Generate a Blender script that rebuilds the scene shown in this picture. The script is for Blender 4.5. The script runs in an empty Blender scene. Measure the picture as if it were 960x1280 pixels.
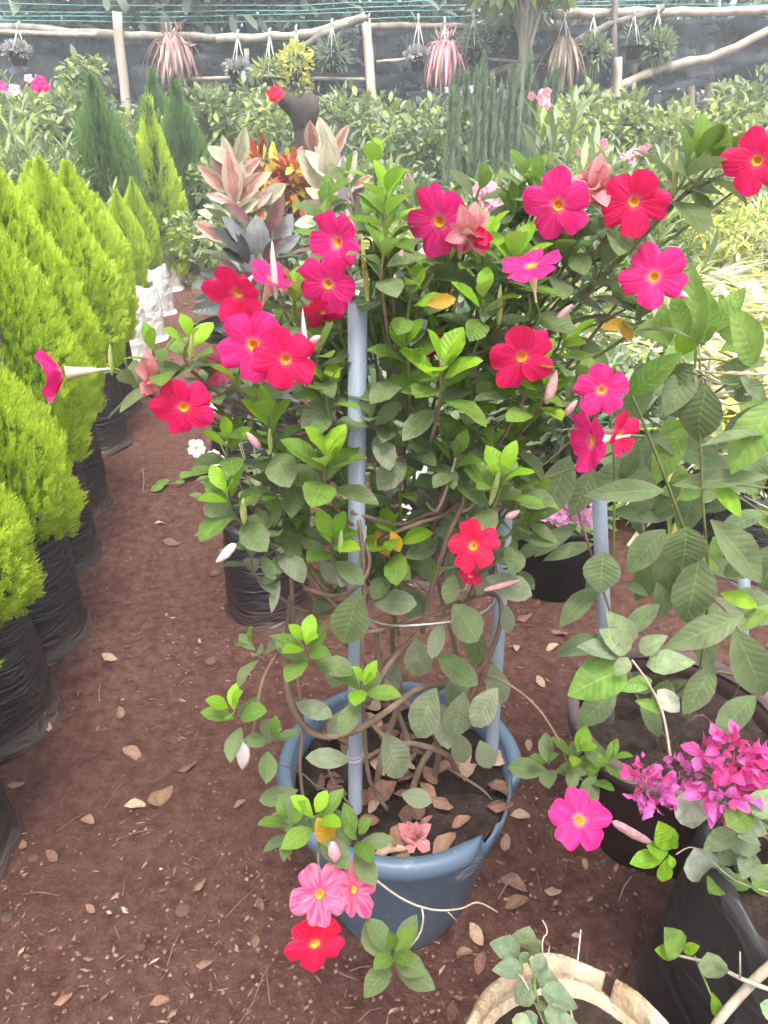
import bpy, math, random
import numpy as np
from mathutils import Vector, Matrix, noise as mnoise

R = math.radians
random.seed(7); rng = np.random.default_rng(7)
S = bpy.context.scene
COL = S.collection

# ------------------------------------------------------------------ camera
CAM_H, PITCH, FPX = 1.5, R(27.5), 924.0          # FPX: focal length in photograph pixels (960x1280)
cam = bpy.data.cameras.new('camera'); cam_o = bpy.data.objects.new('camera', cam); COL.objects.link(cam_o)
cam.sensor_fit = 'VERTICAL'; cam.sensor_height = 36; cam.lens = 36*FPX/1280
cam.clip_start = 0.05; cam.clip_end = 400
cam_o.location = (0, 0, CAM_H); cam_o.rotation_euler = (R(90)-PITCH, 0, 0)
S.camera = cam_o
# ------------------------------------------------------------------ light (bright thin overcast)
SUN_EL, SUN_AZ = R(68), R(175)
w = bpy.data.worlds.new('World'); S.world = w; w.use_nodes = True
nt = w.node_tree; bg = nt.nodes['Background']
sky = nt.nodes.new('ShaderNodeTexSky'); sky.sky_type = 'NISHITA'; sky.sun_disc = False
sky.sun_elevation = SUN_EL; sky.sun_rotation = SUN_AZ
sky.air_density = 1.0; sky.dust_density = 4.0; sky.ozone_density = 1.0
hs = nt.nodes.new('ShaderNodeHueSaturation'); hs.inputs['Saturation'].default_value = 0.25
nt.links.new(sky.outputs[0], hs.inputs['Color']); nt.links.new(hs.outputs[0], bg.inputs[0])
bg.inputs[1].default_value = 0.15
sl = bpy.data.lights.new('sun', 'SUN'); sl.energy = 1.5; sl.angle = R(16); sl.color = (1, .96, .9)
sun = bpy.data.objects.new('sun', sl); COL.objects.link(sun)
sd = Vector((math.sin(SUN_AZ)*math.cos(SUN_EL), math.cos(SUN_AZ)*math.cos(SUN_EL), math.sin(SUN_EL)))
sun.rotation_euler = sd.to_track_quat('Z', 'Y').to_euler(); sun.location = (2, 3, 9)
vs = S.view_settings
vs.view_transform = 'Standard'; vs.look = 'None'; vs.gamma = 1; vs.exposure = 1.8; vs.use_curve_mapping = False
S.render.engine = 'CYCLES'
cy = S.cycles; cy.max_bounces = 4; cy.diffuse_bounces = 2; cy.glossy_bounces = 2; cy.transmission_bounces = 4; cy.transparent_max_bounces = 8; cy.volume_bounces = 0
cy.use_adaptive_sampling = True; cy.adaptive_threshold = .06; cy.adaptive_min_samples = 16; cy.use_denoising = True

# ------------------------------------------------------------------ measuring helpers (survey of the photograph)
CAMP = Vector((0, 0, CAM_H))
def P(px, py, Y):
    """the point of the place that stands Y metres away and is seen at photograph pixel (px, py)"""
    dx = (px-480)/FPX; dy = (640-py)/FPX
    d = Vector((dx, math.cos(PITCH)+dy*math.sin(PITCH), -math.sin(PITCH)+dy*math.cos(PITCH)))
    return CAMP + d*(Y/d.y)
def G(px, py, z=0.0):
    dx = (px-480)/FPX; dy = (640-py)/FPX
    d = Vector((dx, math.cos(PITCH)+dy*math.sin(PITCH), -math.sin(PITCH)+dy*math.cos(PITCH)))
    return CAMP + d*((z-CAM_H)/d.z)
def XAT(px, Y, z):
    return (px-480)/FPX*(Y*math.cos(PITCH)+(CAM_H-z)*math.sin(PITCH))
def ru(a, b): return random.uniform(a, b)

# ------------------------------------------------------------------ materials
MATS = {}
def newmat(name):
    m = bpy.data.materials.new(name); m.use_nodes = True; MATS[name] = m
    return m, m.node_tree, m.node_tree.nodes['Principled BSDF'], m.node_tree.nodes['Material Output']
def N(nt, t, **kw):
    n = nt.nodes.new(t)
    for k, v in kw.items():
        if k in n.inputs: n.inputs[k].default_value = v
        else: setattr(n, k, v)
    return n
def rgba(c): return (c[0], c[1], c[2], 1)
def mixc(nt, fac, a, b, blend='MIX'):
    n = nt.nodes.new('ShaderNodeMix'); n.data_type = 'RGBA'; n.blend_type = blend
    for s, v in ((n.inputs['Factor'], fac), (n.inputs['A'], a), (n.inputs['B'], b)):
        if isinstance(v, (int, float)): s.default_value = v
        elif isinstance(v, (tuple, list)): s.default_value = rgba(v)
        else: nt.links.new(v, s)
    return n.outputs['Result']
def math_(nt, op, a, b=None, clamp=False):
    n = nt.nodes.new('ShaderNodeMath'); n.operation = op; n.use_clamp = clamp
    for i, v in enumerate((a, b)):
        if v is None: continue
        if isinstance(v, (int, float)): n.inputs[i].default_value = v
        else: nt.links.new(v, n.inputs[i])
    return n.outputs[0]
def rand_value(nt):
    oi = nt.nodes.new('ShaderNodeObjectInfo'); ge = nt.nodes.new('ShaderNodeNewGeometry')
    return math_(nt, 'FRACT', math_(nt, 'ADD', oi.outputs['Random'], ge.outputs['Random Per Island'])), ge
def leaf_mat(name, c1, c2, back=None, rough=.45, transl=.25, vein=.0, dust=.0, spec=.4, edge=None):
    m, nt, b, out = newmat(name); L = nt.links
    rv, ge = rand_value(nt)
    col = mixc(nt, rv, c1, c2)
    tc = N(nt, 'ShaderNodeTexCoord')
    nz = N(nt, 'ShaderNodeTexNoise', Scale=4.0, Detail=3.0); ml = N(nt, 'ShaderNodeMapping'); L.new(tc.outputs['Object'], ml.inputs[0]); L.new(math_(nt, 'MULTIPLY', rv, 17), ml.inputs['Location']); L.new(ml.outputs[0], nz.inputs['Vector'])
    hv = N(nt, 'ShaderNodeHueSaturation'); L.new(col, hv.inputs['Color'])
    mr = N(nt, 'ShaderNodeMapRange'); mr.inputs[1].default_value = .3; mr.inputs[2].default_value = .7
    mr.inputs[3].default_value = .70; mr.inputs[4].default_value = 1.25
    L.new(nz.outputs[0], mr.inputs[0]); L.new(mr.outputs[0], hv.inputs['Value']); col = hv.outputs[0]
    if vein or edge:
        sx = N(nt, 'ShaderNodeSeparateXYZ'); L.new(tc.outputs['UV'], sx.inputs[0])
        d = math_(nt, 'ABSOLUTE', math_(nt, 'SUBTRACT', sx.outputs[0], .5))
    if edge:
        nz3 = N(nt, 'ShaderNodeTexNoise', Scale=5.0, Detail=2.0); L.new(tc.outputs['UV'], nz3.inputs['Vector'])
        e = math_(nt, 'GREATER_THAN', math_(nt, 'ADD', d, math_(nt, 'MULTIPLY', math_(nt, 'SUBTRACT', nz3.outputs[0], .5), .5)), .26)
        col = mixc(nt, math_(nt, 'MULTIPLY', e, .9), col, edge)
    if vein:
        mid = math_(nt, 'LESS_THAN', d, .018)
        lat = math_(nt, 'FRACT', math_(nt, 'MULTIPLY', math_(nt, 'SUBTRACT', sx.outputs[1], math_(nt, 'MULTIPLY', d, .35)), 9.0))
        lr = lat; lat = math_(nt, 'LESS_THAN', lat, .10)
        vv = math_(nt, 'MAXIMUM', mid, math_(nt, 'MULTIPLY', lat, .30))
        tri = math_(nt, 'ABSOLUTE', math_(nt, 'SUBTRACT', lr, .5))
        hgt = math_(nt, 'SUBTRACT', math_(nt, 'ADD', math_(nt, 'MULTIPLY', nz.outputs[0], 1.2), math_(nt, 'MULTIPLY', math_(nt, 'MULTIPLY', tri, tri), -1.6)), math_(nt, 'MULTIPLY', mid, .6))
        bp = N(nt, 'ShaderNodeBump'); bp.inputs['Strength'].default_value = .35; bp.inputs['Distance'].default_value = .004
        L.new(hgt, bp.inputs['Height']); L.new(bp.outputs[0], b.inputs['Normal'])
        pale = mixc(nt, .5, col, (min(1, c2[0]*1.7+.08), min(1, c2[1]*1.5+.08), min(1, c2[2]*1.5+.05)))
        col = mixc(nt, math_(nt, 'MULTIPLY', vv, vein), col, pale)
    if dust:
        nz2 = N(nt, 'ShaderNodeTexNoise', Scale=1.6, Detail=4.0); L.new(tc.outputs['UV'], nz2.inputs['Vector'])
        f = math_(nt, 'MULTIPLY', math_(nt, 'MULTIPLY', nz2.outputs[0], dust), math_(nt, 'ADD', .45, math_(nt, 'MULTIPLY', d, 3.0)) if vein else 1.0, True)
        col = mixc(nt, f, col, (.27, .235, .175))
        sp = N(nt, 'ShaderNodeTexNoise', Scale=11.0, Detail=2.0); mo = N(nt, 'ShaderNodeMapping'); L.new(tc.outputs['UV'], mo.inputs[0]); L.new(math_(nt, 'MULTIPLY', rv, 30), mo.inputs['Location']); L.new(mo.outputs[0], sp.inputs['Vector'])
        col = mixc(nt, math_(nt, 'MULTIPLY', math_(nt, 'GREATER_THAN', sp.outputs[0], .70), .45), col, (.17, .13, .07))
    if back is not None:
        col = mixc(nt, math_(nt, 'MULTIPLY', ge.outputs['Backfacing'], .85), col, back)
    L.new(col, b.inputs['Base Color'])
    b.inputs['Roughness'].default_value = rough; b.inputs['Specular IOR Level'].default_value = spec
    if transl:
        tr = N(nt, 'ShaderNodeBsdfTranslucent'); ms = N(nt, 'ShaderNodeMixShader'); ms.inputs[0].default_value = transl
        L.new(mixc(nt, .35, col, (min(1, c2[0]*1.5), min(1, c2[1]*1.5), c2[2])), tr.inputs[0])
        L.new(b.outputs[0], ms.inputs[1]); L.new(tr.outputs[0], ms.inputs[2]); L.new(ms.outputs[0], out.inputs[0])
    return m
def petal_mat(name, c1, c2, inner=None, transl=.3):
    m, nt, b, out = newmat(name); L = nt.links
    rv, ge = rand_value(nt)
    tc = N(nt, 'ShaderNodeTexCoord'); sx = N(nt, 'ShaderNodeSeparateXYZ'); L.new(tc.outputs['UV'], sx.inputs[0])
    nz = N(nt, 'ShaderNodeTexNoise', Scale=2.2, Detail=3.0); mp = N(nt, 'ShaderNodeMapping')
    mp.inputs['Scale'].default_value = (3, .6, 1); L.new(tc.outputs['UV'], mp.inputs[0]); L.new(mp.outputs[0], nz.inputs['Vector'])
    L.new(math_(nt, 'MULTIPLY', rv, 9), mp.inputs['Location'])
    f = math_(nt, 'MULTIPLY', math_(nt, 'SUBTRACT', nz.outputs[0], .35), 2.6, True)
    col = mixc(nt, f, c1, c2)
    if inner:
        g = math_(nt, 'SUBTRACT', 1.0, math_(nt, 'MULTIPLY', sx.outputs[1], 4.2), True)
        col = mixc(nt, math_(nt, 'POWER', g, 1.6), col, inner)
    L.new(col, b.inputs['Base Color']); b.inputs['Roughness'].default_value = .55; b.inputs['Specular IOR Level'].default_value = .3
    st = N(nt, 'ShaderNodeTexNoise', Scale=1.0, Detail=3.0); m3 = N(nt, 'ShaderNodeMapping'); m3.inputs['Scale'].default_value = (13, 1.6, 1)
    L.new(tc.outputs['UV'], m3.inputs[0]); L.new(math_(nt, 'MULTIPLY', rv, 23), m3.inputs['Location']); L.new(m3.outputs[0], st.inputs['Vector'])
    bp = N(nt, 'ShaderNodeBump'); bp.inputs['Strength'].default_value = .55; bp.inputs['Distance'].default_value = .004
    L.new(st.outputs[0], bp.inputs['Height']); L.new(bp.outputs[0], b.inputs['Normal'])
    tr = N(nt, 'ShaderNodeBsdfTranslucent'); ms = N(nt, 'ShaderNodeMixShader'); ms.inputs[0].default_value = transl
    L.new(col, tr.inputs[0]); L.new(b.outputs[0], ms.inputs[1]); L.new(tr.outputs[0], ms.inputs[2]); L.new(ms.outputs[0], out.inputs[0])
    return m
def noise_mat(name, c1, c2, scale=6, rough=.8, bump=.3, bscale=20, spec=.3, stretch=(1, 1, 1), detail=5, dist=.01):
    m, nt, b, out = newmat(name); L = nt.links
    tc = N(nt, 'ShaderNodeTexCoord'); mp = N(nt, 'ShaderNodeMapping'); mp.inputs['Scale'].default_value = stretch
    L.new(tc.outputs['Object'], mp.inputs[0])
    nz = N(nt, 'ShaderNodeTexNoise', Scale=scale, Detail=detail); L.new(mp.outputs[0], nz.inputs['Vector'])
    f = math_(nt, 'MULTIPLY', math_(nt, 'SUBTRACT', nz.outputs[0], .3), 2.5, True)
    oi = N(nt, 'ShaderNodeObjectInfo')
    col = mixc(nt, f, c1, c2)
    hv = N(nt, 'ShaderNodeHueSaturation'); L.new(col, hv.inputs['Color'])
    L.new(math_(nt, 'ADD', math_(nt, 'MULTIPLY', oi.outputs['Random'], .3), .85), hv.inputs['Value'])
    L.new(hv.outputs[0], b.inputs['Base Color'])
    b.inputs['Roughness'].default_value = rough; b.inputs['Specular IOR Level'].default_value = spec
    if bump:
        n2 = N(nt, 'ShaderNodeTexNoise', Scale=bscale, Detail=5.0); L.new(mp.outputs[0], n2.inputs['Vector'])
        bp = N(nt, 'ShaderNodeBump'); bp.inputs['Strength'].default_value = bump; bp.inputs['Distance'].default_value = dist
        L.new(n2.outputs[0], bp.inputs['Height']); L.new(bp.outputs[0], b.inputs['Normal'])
    return m

def soil_mat():
    m, nt, b, out = newmat('red_soil'); L = nt.links
    tc = N(nt, 'ShaderNodeTexCoord')
    a = N(nt, 'ShaderNodeTexNoise', Scale=1.3, Detail=6.0); c = N(nt, 'ShaderNodeTexNoise', Scale=28.0, Detail=8.0, Roughness=.7)
    v = N(nt, 'ShaderNodeTexVoronoi', Scale=60.0)
    for n in (a, c, v): L.new(tc.outputs['Object'], n.inputs['Vector'])
    col = mixc(nt, math_(nt, 'MULTIPLY', math_(nt, 'SUBTRACT', a.outputs[0], .3), 2.4, True), (.228, .106, .079), (.335, .178, .141))
    col = mixc(nt, math_(nt, 'MULTIPLY', math_(nt, 'SUBTRACT', c.outputs[0], .36), 3.2, True), (.140, .061, .045), col)  # hollows coloured darker, painting shade into the crevices to deepen the relief
    fl = N(nt, 'ShaderNodeTexNoise', Scale=90.0, Detail=2.0); L.new(tc.outputs['Object'], fl.inputs['Vector'])
    col = mixc(nt, math_(nt, 'MULTIPLY', math_(nt, 'GREATER_THAN', fl.outputs[0], .70), .55), col, (.34, .24, .20))
    L.new(col, b.inputs['Base Color']); b.inputs['Roughness'].default_value = .95; b.inputs['Specular IOR Level'].default_value = .15
    c2 = N(nt, 'ShaderNodeTexNoise', Scale=110.0, Detail=6.0, Roughness=.7); L.new(tc.outputs['Object'], c2.inputs['Vector'])
    h = math_(nt, 'ADD', c.outputs[0], math_(nt, 'MULTIPLY', c2.outputs[0], .45))
    bp = N(nt, 'ShaderNodeBump'); bp.inputs['Strength'].default_value = 1.0; bp.inputs['Distance'].default_value = .04
    L.new(h, bp.inputs['Height']); L.new(bp.outputs[0], b.inputs['Normal'])
    return m
soil_mat()
noise_mat('pot_soil', (.022, .015, .012), (.075, .05, .04), 25, .95, .9, 60, .1, dist=.02)
leaf_mat('leaf_old', (.105, .195, .05), (.18, .265, .10), (.23, .30, .15), .5, .32, .7, .38, .25)
leaf_mat('leaf_dusty', (.15, .215, .105), (.215, .27, .16), (.23, .27, .18), .55, .15, .6, .5, .25)
leaf_mat('leaf_mid', (.12, .245, .03), (.20, .35, .05), (.22, .32, .10), .42, .38, .8, .16, .3)
leaf_mat('leaf_young', (.19, .40, .02), (.30, .52, .035), (.28, .44, .09), .4, .35, .5, 0, .3)
leaf_mat('leaf_yellow', (.70, .42, .02), (.62, .36, .03), None, .5, .25, .4, .15)
leaf_mat('leaf_big', (.10, .185, .06), (.165, .245, .10), (.19, .26, .14), .5, .18, .9, .36, .25)
leaf_mat('leaf_big_young', (.18, .34, .06), (.27, .42, .10), (.25, .38, .14), .42, .3, .7, 0)
leaf_mat('leaf_pale', (.24, .34, .15), (.32, .40, .21), (.34, .42, .27), .5, .25, .5, .1)
leaf_mat('leaf_greyed', (.15, .22, .115), (.22, .29, .17), (.27, .33, .22), .55, .2, .5, .12)
leaf_mat('leaf_variegated_pale', (.50, .56, .42), (.62, .66, .52), (.6, .64, .52), .5, .25, .3, 0)
petal_mat('petal_pink', (.86, .012, .19), (.88, .05, .31), (.88, .30, .42))
petal_mat('petal_crimson', (.84, .008, .085), (.88, .022, .20), (.86, .16, .26))
petal_mat('petal_red', (.82, .008, .045), (.87, .02, .12), (.84, .12, .16))
petal_mat('petal_pale', (.83, .05, .20), (.84, .32, .46), (.80, .06, .2))
petal_mat('petal_wilted', (.80, .24, .27), (.80, .46, .45), None)
petal_mat('bract_magenta', (.72, .10, .46), (.82, .30, .66), None, .35)
petal_mat('bract_hot', (.82, .04, .28), (.84, .20, .50), None, .35)
petal_mat('petal_soft_pink', (.78, .30, .42), (.82, .52, .60), None)
petal_mat('petal_lilac', (.70, .28, .52), (.78, .48, .66), None)
petal_mat('petal_white', (.80, .80, .76), (.84, .82, .80), None)
noise_mat('throat', (.85, .30, .012), (.88, .42, .02), 30, .6, 0)
noise_mat('throat_core', (.70, .15, .006), (.80, .22, .01), 30, .6, 0)
noise_mat('flower_tube', (.74, .62, .40), (.80, .70, .56), 8, .5, 0)
noise_mat('bud_pink', (.80, .28, .36), (.82, .58, .58), 14, .5, .1, stretch=(1, 1, .2))
noise_mat('bud_green', (.42, .52, .14), (.60, .64, .26), 14, .5, .1)
noise_mat('bud_white', (.82, .66, .66), (.84, .80, .76), 8, .5, 0)
noise_mat('stem_green', (.14, .20, .05), (.22, .24, .09), 20, .6, .2, 60)
noise_mat('stem_brown', (.16, .105, .07), (.30, .215, .15), 24, .8, .6, 90, stretch=(1, 1, .4))
noise_mat('stem_pale', (.42, .34, .25), (.60, .52, .42), 24, .8, .4, 90)
noise_mat('bark_grey', (.13, .12, .10), (.30, .27, .23), 9, .9, .7, 30, stretch=(1, 1, .25), dist=.02)
noise_mat('bark_dark', (.035, .028, .024), (.09, .07, .06), 9, .9, .7, 30, stretch=(1, 1, .25), dist=.02)
noise_mat('pole_wood', (.28, .22, .17), (.56, .49, .42), 7, .85, .6, 30, stretch=(1, 1, .2), dist=.01)
noise_mat('pvc', (.27, .33, .41), (.40, .455, .53), 9, .42, .15, 60, .4, stretch=(1, 1, .35))
noise_mat('pot_maroon', (.035, .015, .016), (.06, .026, .027), 8, .45, .1, 30)
noise_mat('pot_maroon_rim', (.11, .065, .062), (.19, .13, .12), 14, .6, .2, 40)
noise_mat('black_pot', (.010, .010, .012), (.022, .022, .025), 8, .45, .1, 30)
noise_mat('green_pot', (.20, .34, .04), (.26, .40, .06), 8, .5, .1, 30)
noise_mat('white_bag', (.70, .66, .60), (.86, .85, .83), 7, .6, .9, 14, .3, dist=.03)
noise_mat('sack', (.46, .31, .18), (.80, .69, .52), 13, .8, 1.0, 30, .2, dist=.03, stretch=(1, 1, .5))
noise_mat('wire', (.50, .50, .48), (.68, .68, .65), 5, .45, 0)
noise_mat('teal_wire', (.10, .30, .27), (.16, .42, .38), 5, .5, 0)
noise_mat('dry_leaf', (.19, .095, .06), (.38, .22, .145), 3, .75, .5, 12)
noise_mat('dry_leaf_pale', (.34, .21, .14), (.54, .38, .27), 3, .75, .5, 12)
noise_mat('dry_leaf_dark', (.12, .055, .038), (.25, .135, .095), 3, .75, .5, 12)
noise_mat('stone', (.19, .10, .08), (.33, .21, .175), 12, .9, .8, 30)
noise_mat('twig', (.15, .08, .062), (.33, .22, .18), 12, .9, .4, 60)
noise_mat('chip_pale', (.34, .22, .17), (.50, .38, .31), 12, .9, .4, 60)
noise_mat('crumb', (.17, .08, .06), (.30, .16, .125), 12, .95, .6, 60)
noise_mat('rope', (.62, .60, .56), (.78, .76, .72), 12, .8, 0)

def bag_mat(name='black_bag', strength=.6, zs=4.5):
    m, nt, b, out = newmat(name); L = nt.links
    tc = N(nt, 'ShaderNodeTexCoord'); mp = N(nt, 'ShaderNodeMapping'); mp.inputs['Scale'].default_value = (1, 1, zs)
    L.new(tc.outputs['Object'], mp.inputs[0])
    oi = N(nt, 'ShaderNodeObjectInfo'); L.new(math_(nt, 'MULTIPLY', oi.outputs['Random'], 40), mp.inputs['Location'])
    n1 = N(nt, 'ShaderNodeTexNoise', Scale=6.0, Detail=2.5, Distortion=1.0); L.new(mp.outputs[0], n1.inputs['Vector'])
    n2 = N(nt, 'ShaderNodeTexNoise', Scale=2.5, Detail=3.0); L.new(tc.outputs['Object'], n2.inputs['Vector'])
    sz = N(nt, 'ShaderNodeSeparateXYZ'); L.new(tc.outputs['Object'], sz.inputs[0])
    low = math_(nt, 'SUBTRACT', 1.0, math_(nt, 'MULTIPLY', sz.outputs[2], 7.0), True)
    mud = math_(nt, 'MULTIPLY', math_(nt, 'ADD', math_(nt, 'MULTIPLY', low, .7), .12), n2.outputs[0], True)
    col = mixc(nt, n1.outputs[0], (.012, .013, .016), (.03, .031, .035))
    col = mixc(nt, mud, col, (.16, .085, .065))
    L.new(col, b.inputs['Base Color']); b.inputs['Specular IOR Level'].default_value = .5
    L.new(math_(nt, 'ADD', .30, math_(nt, 'MULTIPLY', n2.outputs[0], .25)), b.inputs['Roughness'])
    bp = N(nt, 'ShaderNodeBump'); bp.inputs['Strength'].default_value = strength; bp.inputs['Distance'].default_value = .025
    rdg = math_(nt, 'ABSOLUTE', math_(nt, 'SUBTRACT', n1.outputs[0], .5))
    L.new(math_(nt, 'ADD', math_(nt, 'MULTIPLY', rdg, -2.2), math_(nt, 'MULTIPLY', n2.outputs[0], .5)), bp.inputs['Height']); L.new(bp.outputs[0], b.inputs['Normal'])
bag_mat(); bag_mat('black_bag_smooth', .4, 1.6)
def blue_pot_mat():
    m, nt, b, out = newmat('blue_plastic'); L = nt.links
    tc = N(nt, 'ShaderNodeTexCoord')
    n1 = N(nt, 'ShaderNodeTexNoise', Scale=4.0, Detail=5.0); n2 = N(nt, 'ShaderNodeTexNoise', Scale=45.0, Detail=4.0)
    L.new(tc.outputs['Object'], n1.inputs['Vector']); L.new(tc.outputs['Object'], n2.inputs['Vector'])
    col = mixc(nt, n1.outputs[0], (.070, .115, .175), (.125, .18, .245))
    dirt = math_(nt, 'MULTIPLY', math_(nt, 'GREATER_THAN', n2.outputs[0], .64), .35)
    col = mixc(nt, dirt, col, (.25, .25, .25))
    # pale scuffed patch on the wall
    mp = N(nt, 'ShaderNodeMapping'); mp.inputs['Location'].default_value = (-.125, .155, -.285)
    L.new(tc.outputs['Object'], mp.inputs[0])
    sc = N(nt, 'ShaderNodeVectorMath', operation='MULTIPLY'); sc.inputs[1].default_value = (1.6, .4, .75); L.new(mp.outputs[0], sc.inputs[0])
    le = N(nt, 'ShaderNodeVectorMath', operation='LENGTH'); L.new(sc.outputs[0], le.inputs[0])
    wv = N(nt, 'ShaderNodeTexNoise', Scale=55.0, Detail=3.0); m2 = N(nt, 'ShaderNodeMapping'); m2.inputs['Scale'].default_value = (.5, .5, 2.4); m2.inputs['Rotation'].default_value = (.5, .6, 0)
    L.new(tc.outputs['Object'], m2.inputs[0]); L.new(m2.outputs[0], wv.inputs['Vector'])
    k = math_(nt, 'MULTIPLY', math_(nt, 'LESS_THAN', le.outputs['Value'], .042), math_(nt, 'GREATER_THAN', wv.outputs[0], .5))
    col = mixc(nt, math_(nt, 'MULTIPLY', k, .7), col, (.45, .48, .5))
    L.new(col, b.inputs['Base Color']); b.inputs['Roughness'].default_value = .42
    bp = N(nt, 'ShaderNodeBump'); bp.inputs['Strength'].default_value = .25; bp.inputs['Distance'].default_value = .01
    L.new(n1.outputs[0], bp.inputs['Height']); L.new(bp.outputs[0], b.inputs['Normal'])
blue_pot_mat()
def net_mat(name, col1, col2, alpha, alpha2=None, scale=(1, 1, 4)):
    m, nt, b, out = newmat(name); L = nt.links
    tc = N(nt, 'ShaderNodeTexCoord'); mp = N(nt, 'ShaderNodeMapping'); mp.inputs['Scale'].default_value = scale
    L.new(tc.outputs['Object'], mp.inputs[0])
    n1 = N(nt, 'ShaderNodeTexNoise', Scale=1.6, Detail=6.0); L.new(mp.outputs[0], n1.inputs['Vector'])
    L.new(mixc(nt, n1.outputs[0], col1, col2), b.inputs['Base Color']); b.inputs['Roughness'].default_value = .7
    n2 = N(nt, 'ShaderNodeTexNoise', Scale=7.0, Detail=4.0); L.new(mp.outputs[0], n2.inputs['Vector'])
    hole = math_(nt, 'MULTIPLY', math_(nt, 'GREATER_THAN', n2.outputs[0], .70), .45)
    tr = N(nt, 'ShaderNodeBsdfTransparent'); ms = N(nt, 'ShaderNodeMixShader')
    L.new(math_(nt, 'ADD', hole, 1-alpha, True), ms.inputs[0])
    L.new(b.outputs[0], ms.inputs[1]); L.new(tr.outputs[0], ms.inputs[2]); L.new(ms.outputs[0], out.inputs[0])
    bp = N(nt, 'ShaderNodeBump'); bp.inputs['Strength'].default_value = .8; bp.inputs['Distance'].default_value = .08
    L.new(n1.outputs[0], bp.inputs['Height']); L.new(bp.outputs[0], b.inputs['Normal'])
net_mat('shade_net', (.010, .015, .022), (.040, .052, .068), .84)
net_mat('net_interior_shade', (.010, .015, .016), (.03, .038, .04), .62)

# ------------------------------------------------------------------ mesh helpers
def mesh_from(name, V, F, mats=(), uvs=None, midx=None, smooth=True):
    V = np.asarray(V, dtype=np.float32)
    me = bpy.data.meshes.new(name)
    if isinstance(F, np.ndarray) and F.ndim == 2:
        n, k = F.shape
        me.vertices.add(len(V)); me.vertices.foreach_set('co', V.ravel())
        me.loops.add(n*k); me.loops.foreach_set('vertex_index', F.astype(np.int32).ravel())
        me.polygons.add(n); me.polygons.foreach_set('loop_start', np.arange(0, n*k, k, dtype=np.int32))
        me.polygons.foreach_set('loop_total', np.full(n, k, dtype=np.int32))
        me.update(calc_edges=True)
    else:
        me.from_pydata([tuple(v) for v in V], [], [tuple(f) for f in F])
    if uvs is not None:
        uv = me.uv_layers.new(name='UVMap'); li = np.empty(len(me.loops), dtype=np.int32)
        me.loops.foreach_get('vertex_index', li)
        uv.data.foreach_set('uv', np.asarray(uvs, dtype=np.float32)[li].ravel())
    for m in mats: me.materials.append(MATS[m] if isinstance(m, str) else m)
    if midx is not None: me.polygons.foreach_set('material_index', np.asarray(midx, dtype=np.int32))
    if smooth: me.polygons.foreach_set('use_smooth', np.ones(len(me.polygons), dtype=bool))
    me.update()
    return me
def grid_faces(nr, nc, closed=False):
    F = []
    for i in range(nr-1):
        for j in range(nc if closed else nc-1):
            F.append((i*nc+j, i*nc+(j+1) % nc, (i+1)*nc+(j+1) % nc, (i+1)*nc+j))
    return np.array(F, dtype=np.int32)
LEAFT = {}
def leaf_tpl(key, wr=.55, n=6, m=4, a=1.0, b=.75, fold=.25, droop=.5, wave=0., twist=0., tip=0.):
    V, UV = [], []; y = z = 0.
    prev = 0
    for i in range(n+1):
        t = .45*i/n+.55*(.5-.5*math.cos(math.pi*i/n)); dt = t-prev; prev = t
        th = droop*(t-.25)
        if i: y += math.cos(th)*dt; z -= math.sin(th)*dt
        w_ = .5*wr*max(0.02 if i == 0 else 0.0, math.sin(math.pi*min(1, t)**a))**b if 0 < i < n else .5*wr*(.05 if i == 0 else .03)
        if tip and t > .82: w_ *= (1-tip*(t-.82)/.18*.6)
        for j in range(m+1):
            s = j/m*2-1
            x = s*w_; zz = fold*abs(s)*w_+wave*math.sin(t*9+s*2.2)*abs(s)*w_
            tw = twist*t
            V.append((x*math.cos(tw)-zz*math.sin(tw), y, z+zz*math.cos(tw)+x*math.sin(tw))); UV.append((s*.5+.5, t))
    LEAFT[key] = (np.array(V), grid_faces(n+1, m+1), np.array(UV))
for k, kw in dict(
    hero0=dict(wr=.56, a=1.18, b=.72, fold=.22, droop=.55, tip=.3),
    hero1=dict(wr=.50, a=1.15, b=.75, fold=.35, droop=.25, tip=.3),
    hero2=dict(wr=.60, a=1.22, b=.7, fold=.12, droop=.85, wave=.12, tip=.3),
    round0=dict(wr=.66, a=1.2, b=.66, fold=.08, droop=.35), round1=dict(wr=.60, a=1.1, b=.66, fold=.16, droop=-.25),
    big0=dict(wr=.46, a=.95, b=.85, fold=.22, droop=.5, n=7), big1=dict(wr=.36, a=.95, b=.9, fold=.3, droop=.35, n=7, wave=.12),
    big2=dict(wr=.70, a=.85, b=.85, fold=.15, droop=.6, n=7), ficus0=dict(wr=.40, a=.95, b=.75, fold=.3, droop=.35, n=7), ficus1=dict(wr=.46, a=1, b=.75, fold=.12, droop=.6, n=7),
    heart=dict(wr=.75, a=.72, b=.8, fold=.18, droop=.5, wave=.1), lance=dict(wr=.16, n=4, m=2, a=.9, b=.9, fold=.3, droop=.4),
    small=dict(wr=.5, n=3, m=2, a=.95, b=.8, fold=.25, droop=.4), blade=dict(wr=.07, n=6, m=2, a=.6, b=.7, fold=.4, droop=1.6),
    blade_up=dict(wr=.09, n=5, m=2, a=.6, b=.7, fold=.4, droop=.6), dry0=dict(wr=.5, a=1.1, b=.7, fold=.3, droop=.8, wave=.22), dry1=dict(wr=.55, a=1.1, b=.7, fold=-.3, droop=-.4, wave=.3, twist=.4),
    bract=dict(wr=.72, n=4, m=4, a=.75, b=.8, fold=.3, droop=.7, wave=.3), needle=dict(wr=.12, n=2, m=2, a=1, b=.6, fold=.3, droop=.3),
).items(): leaf_tpl(k, **kw)
LEAFM = {}
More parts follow.
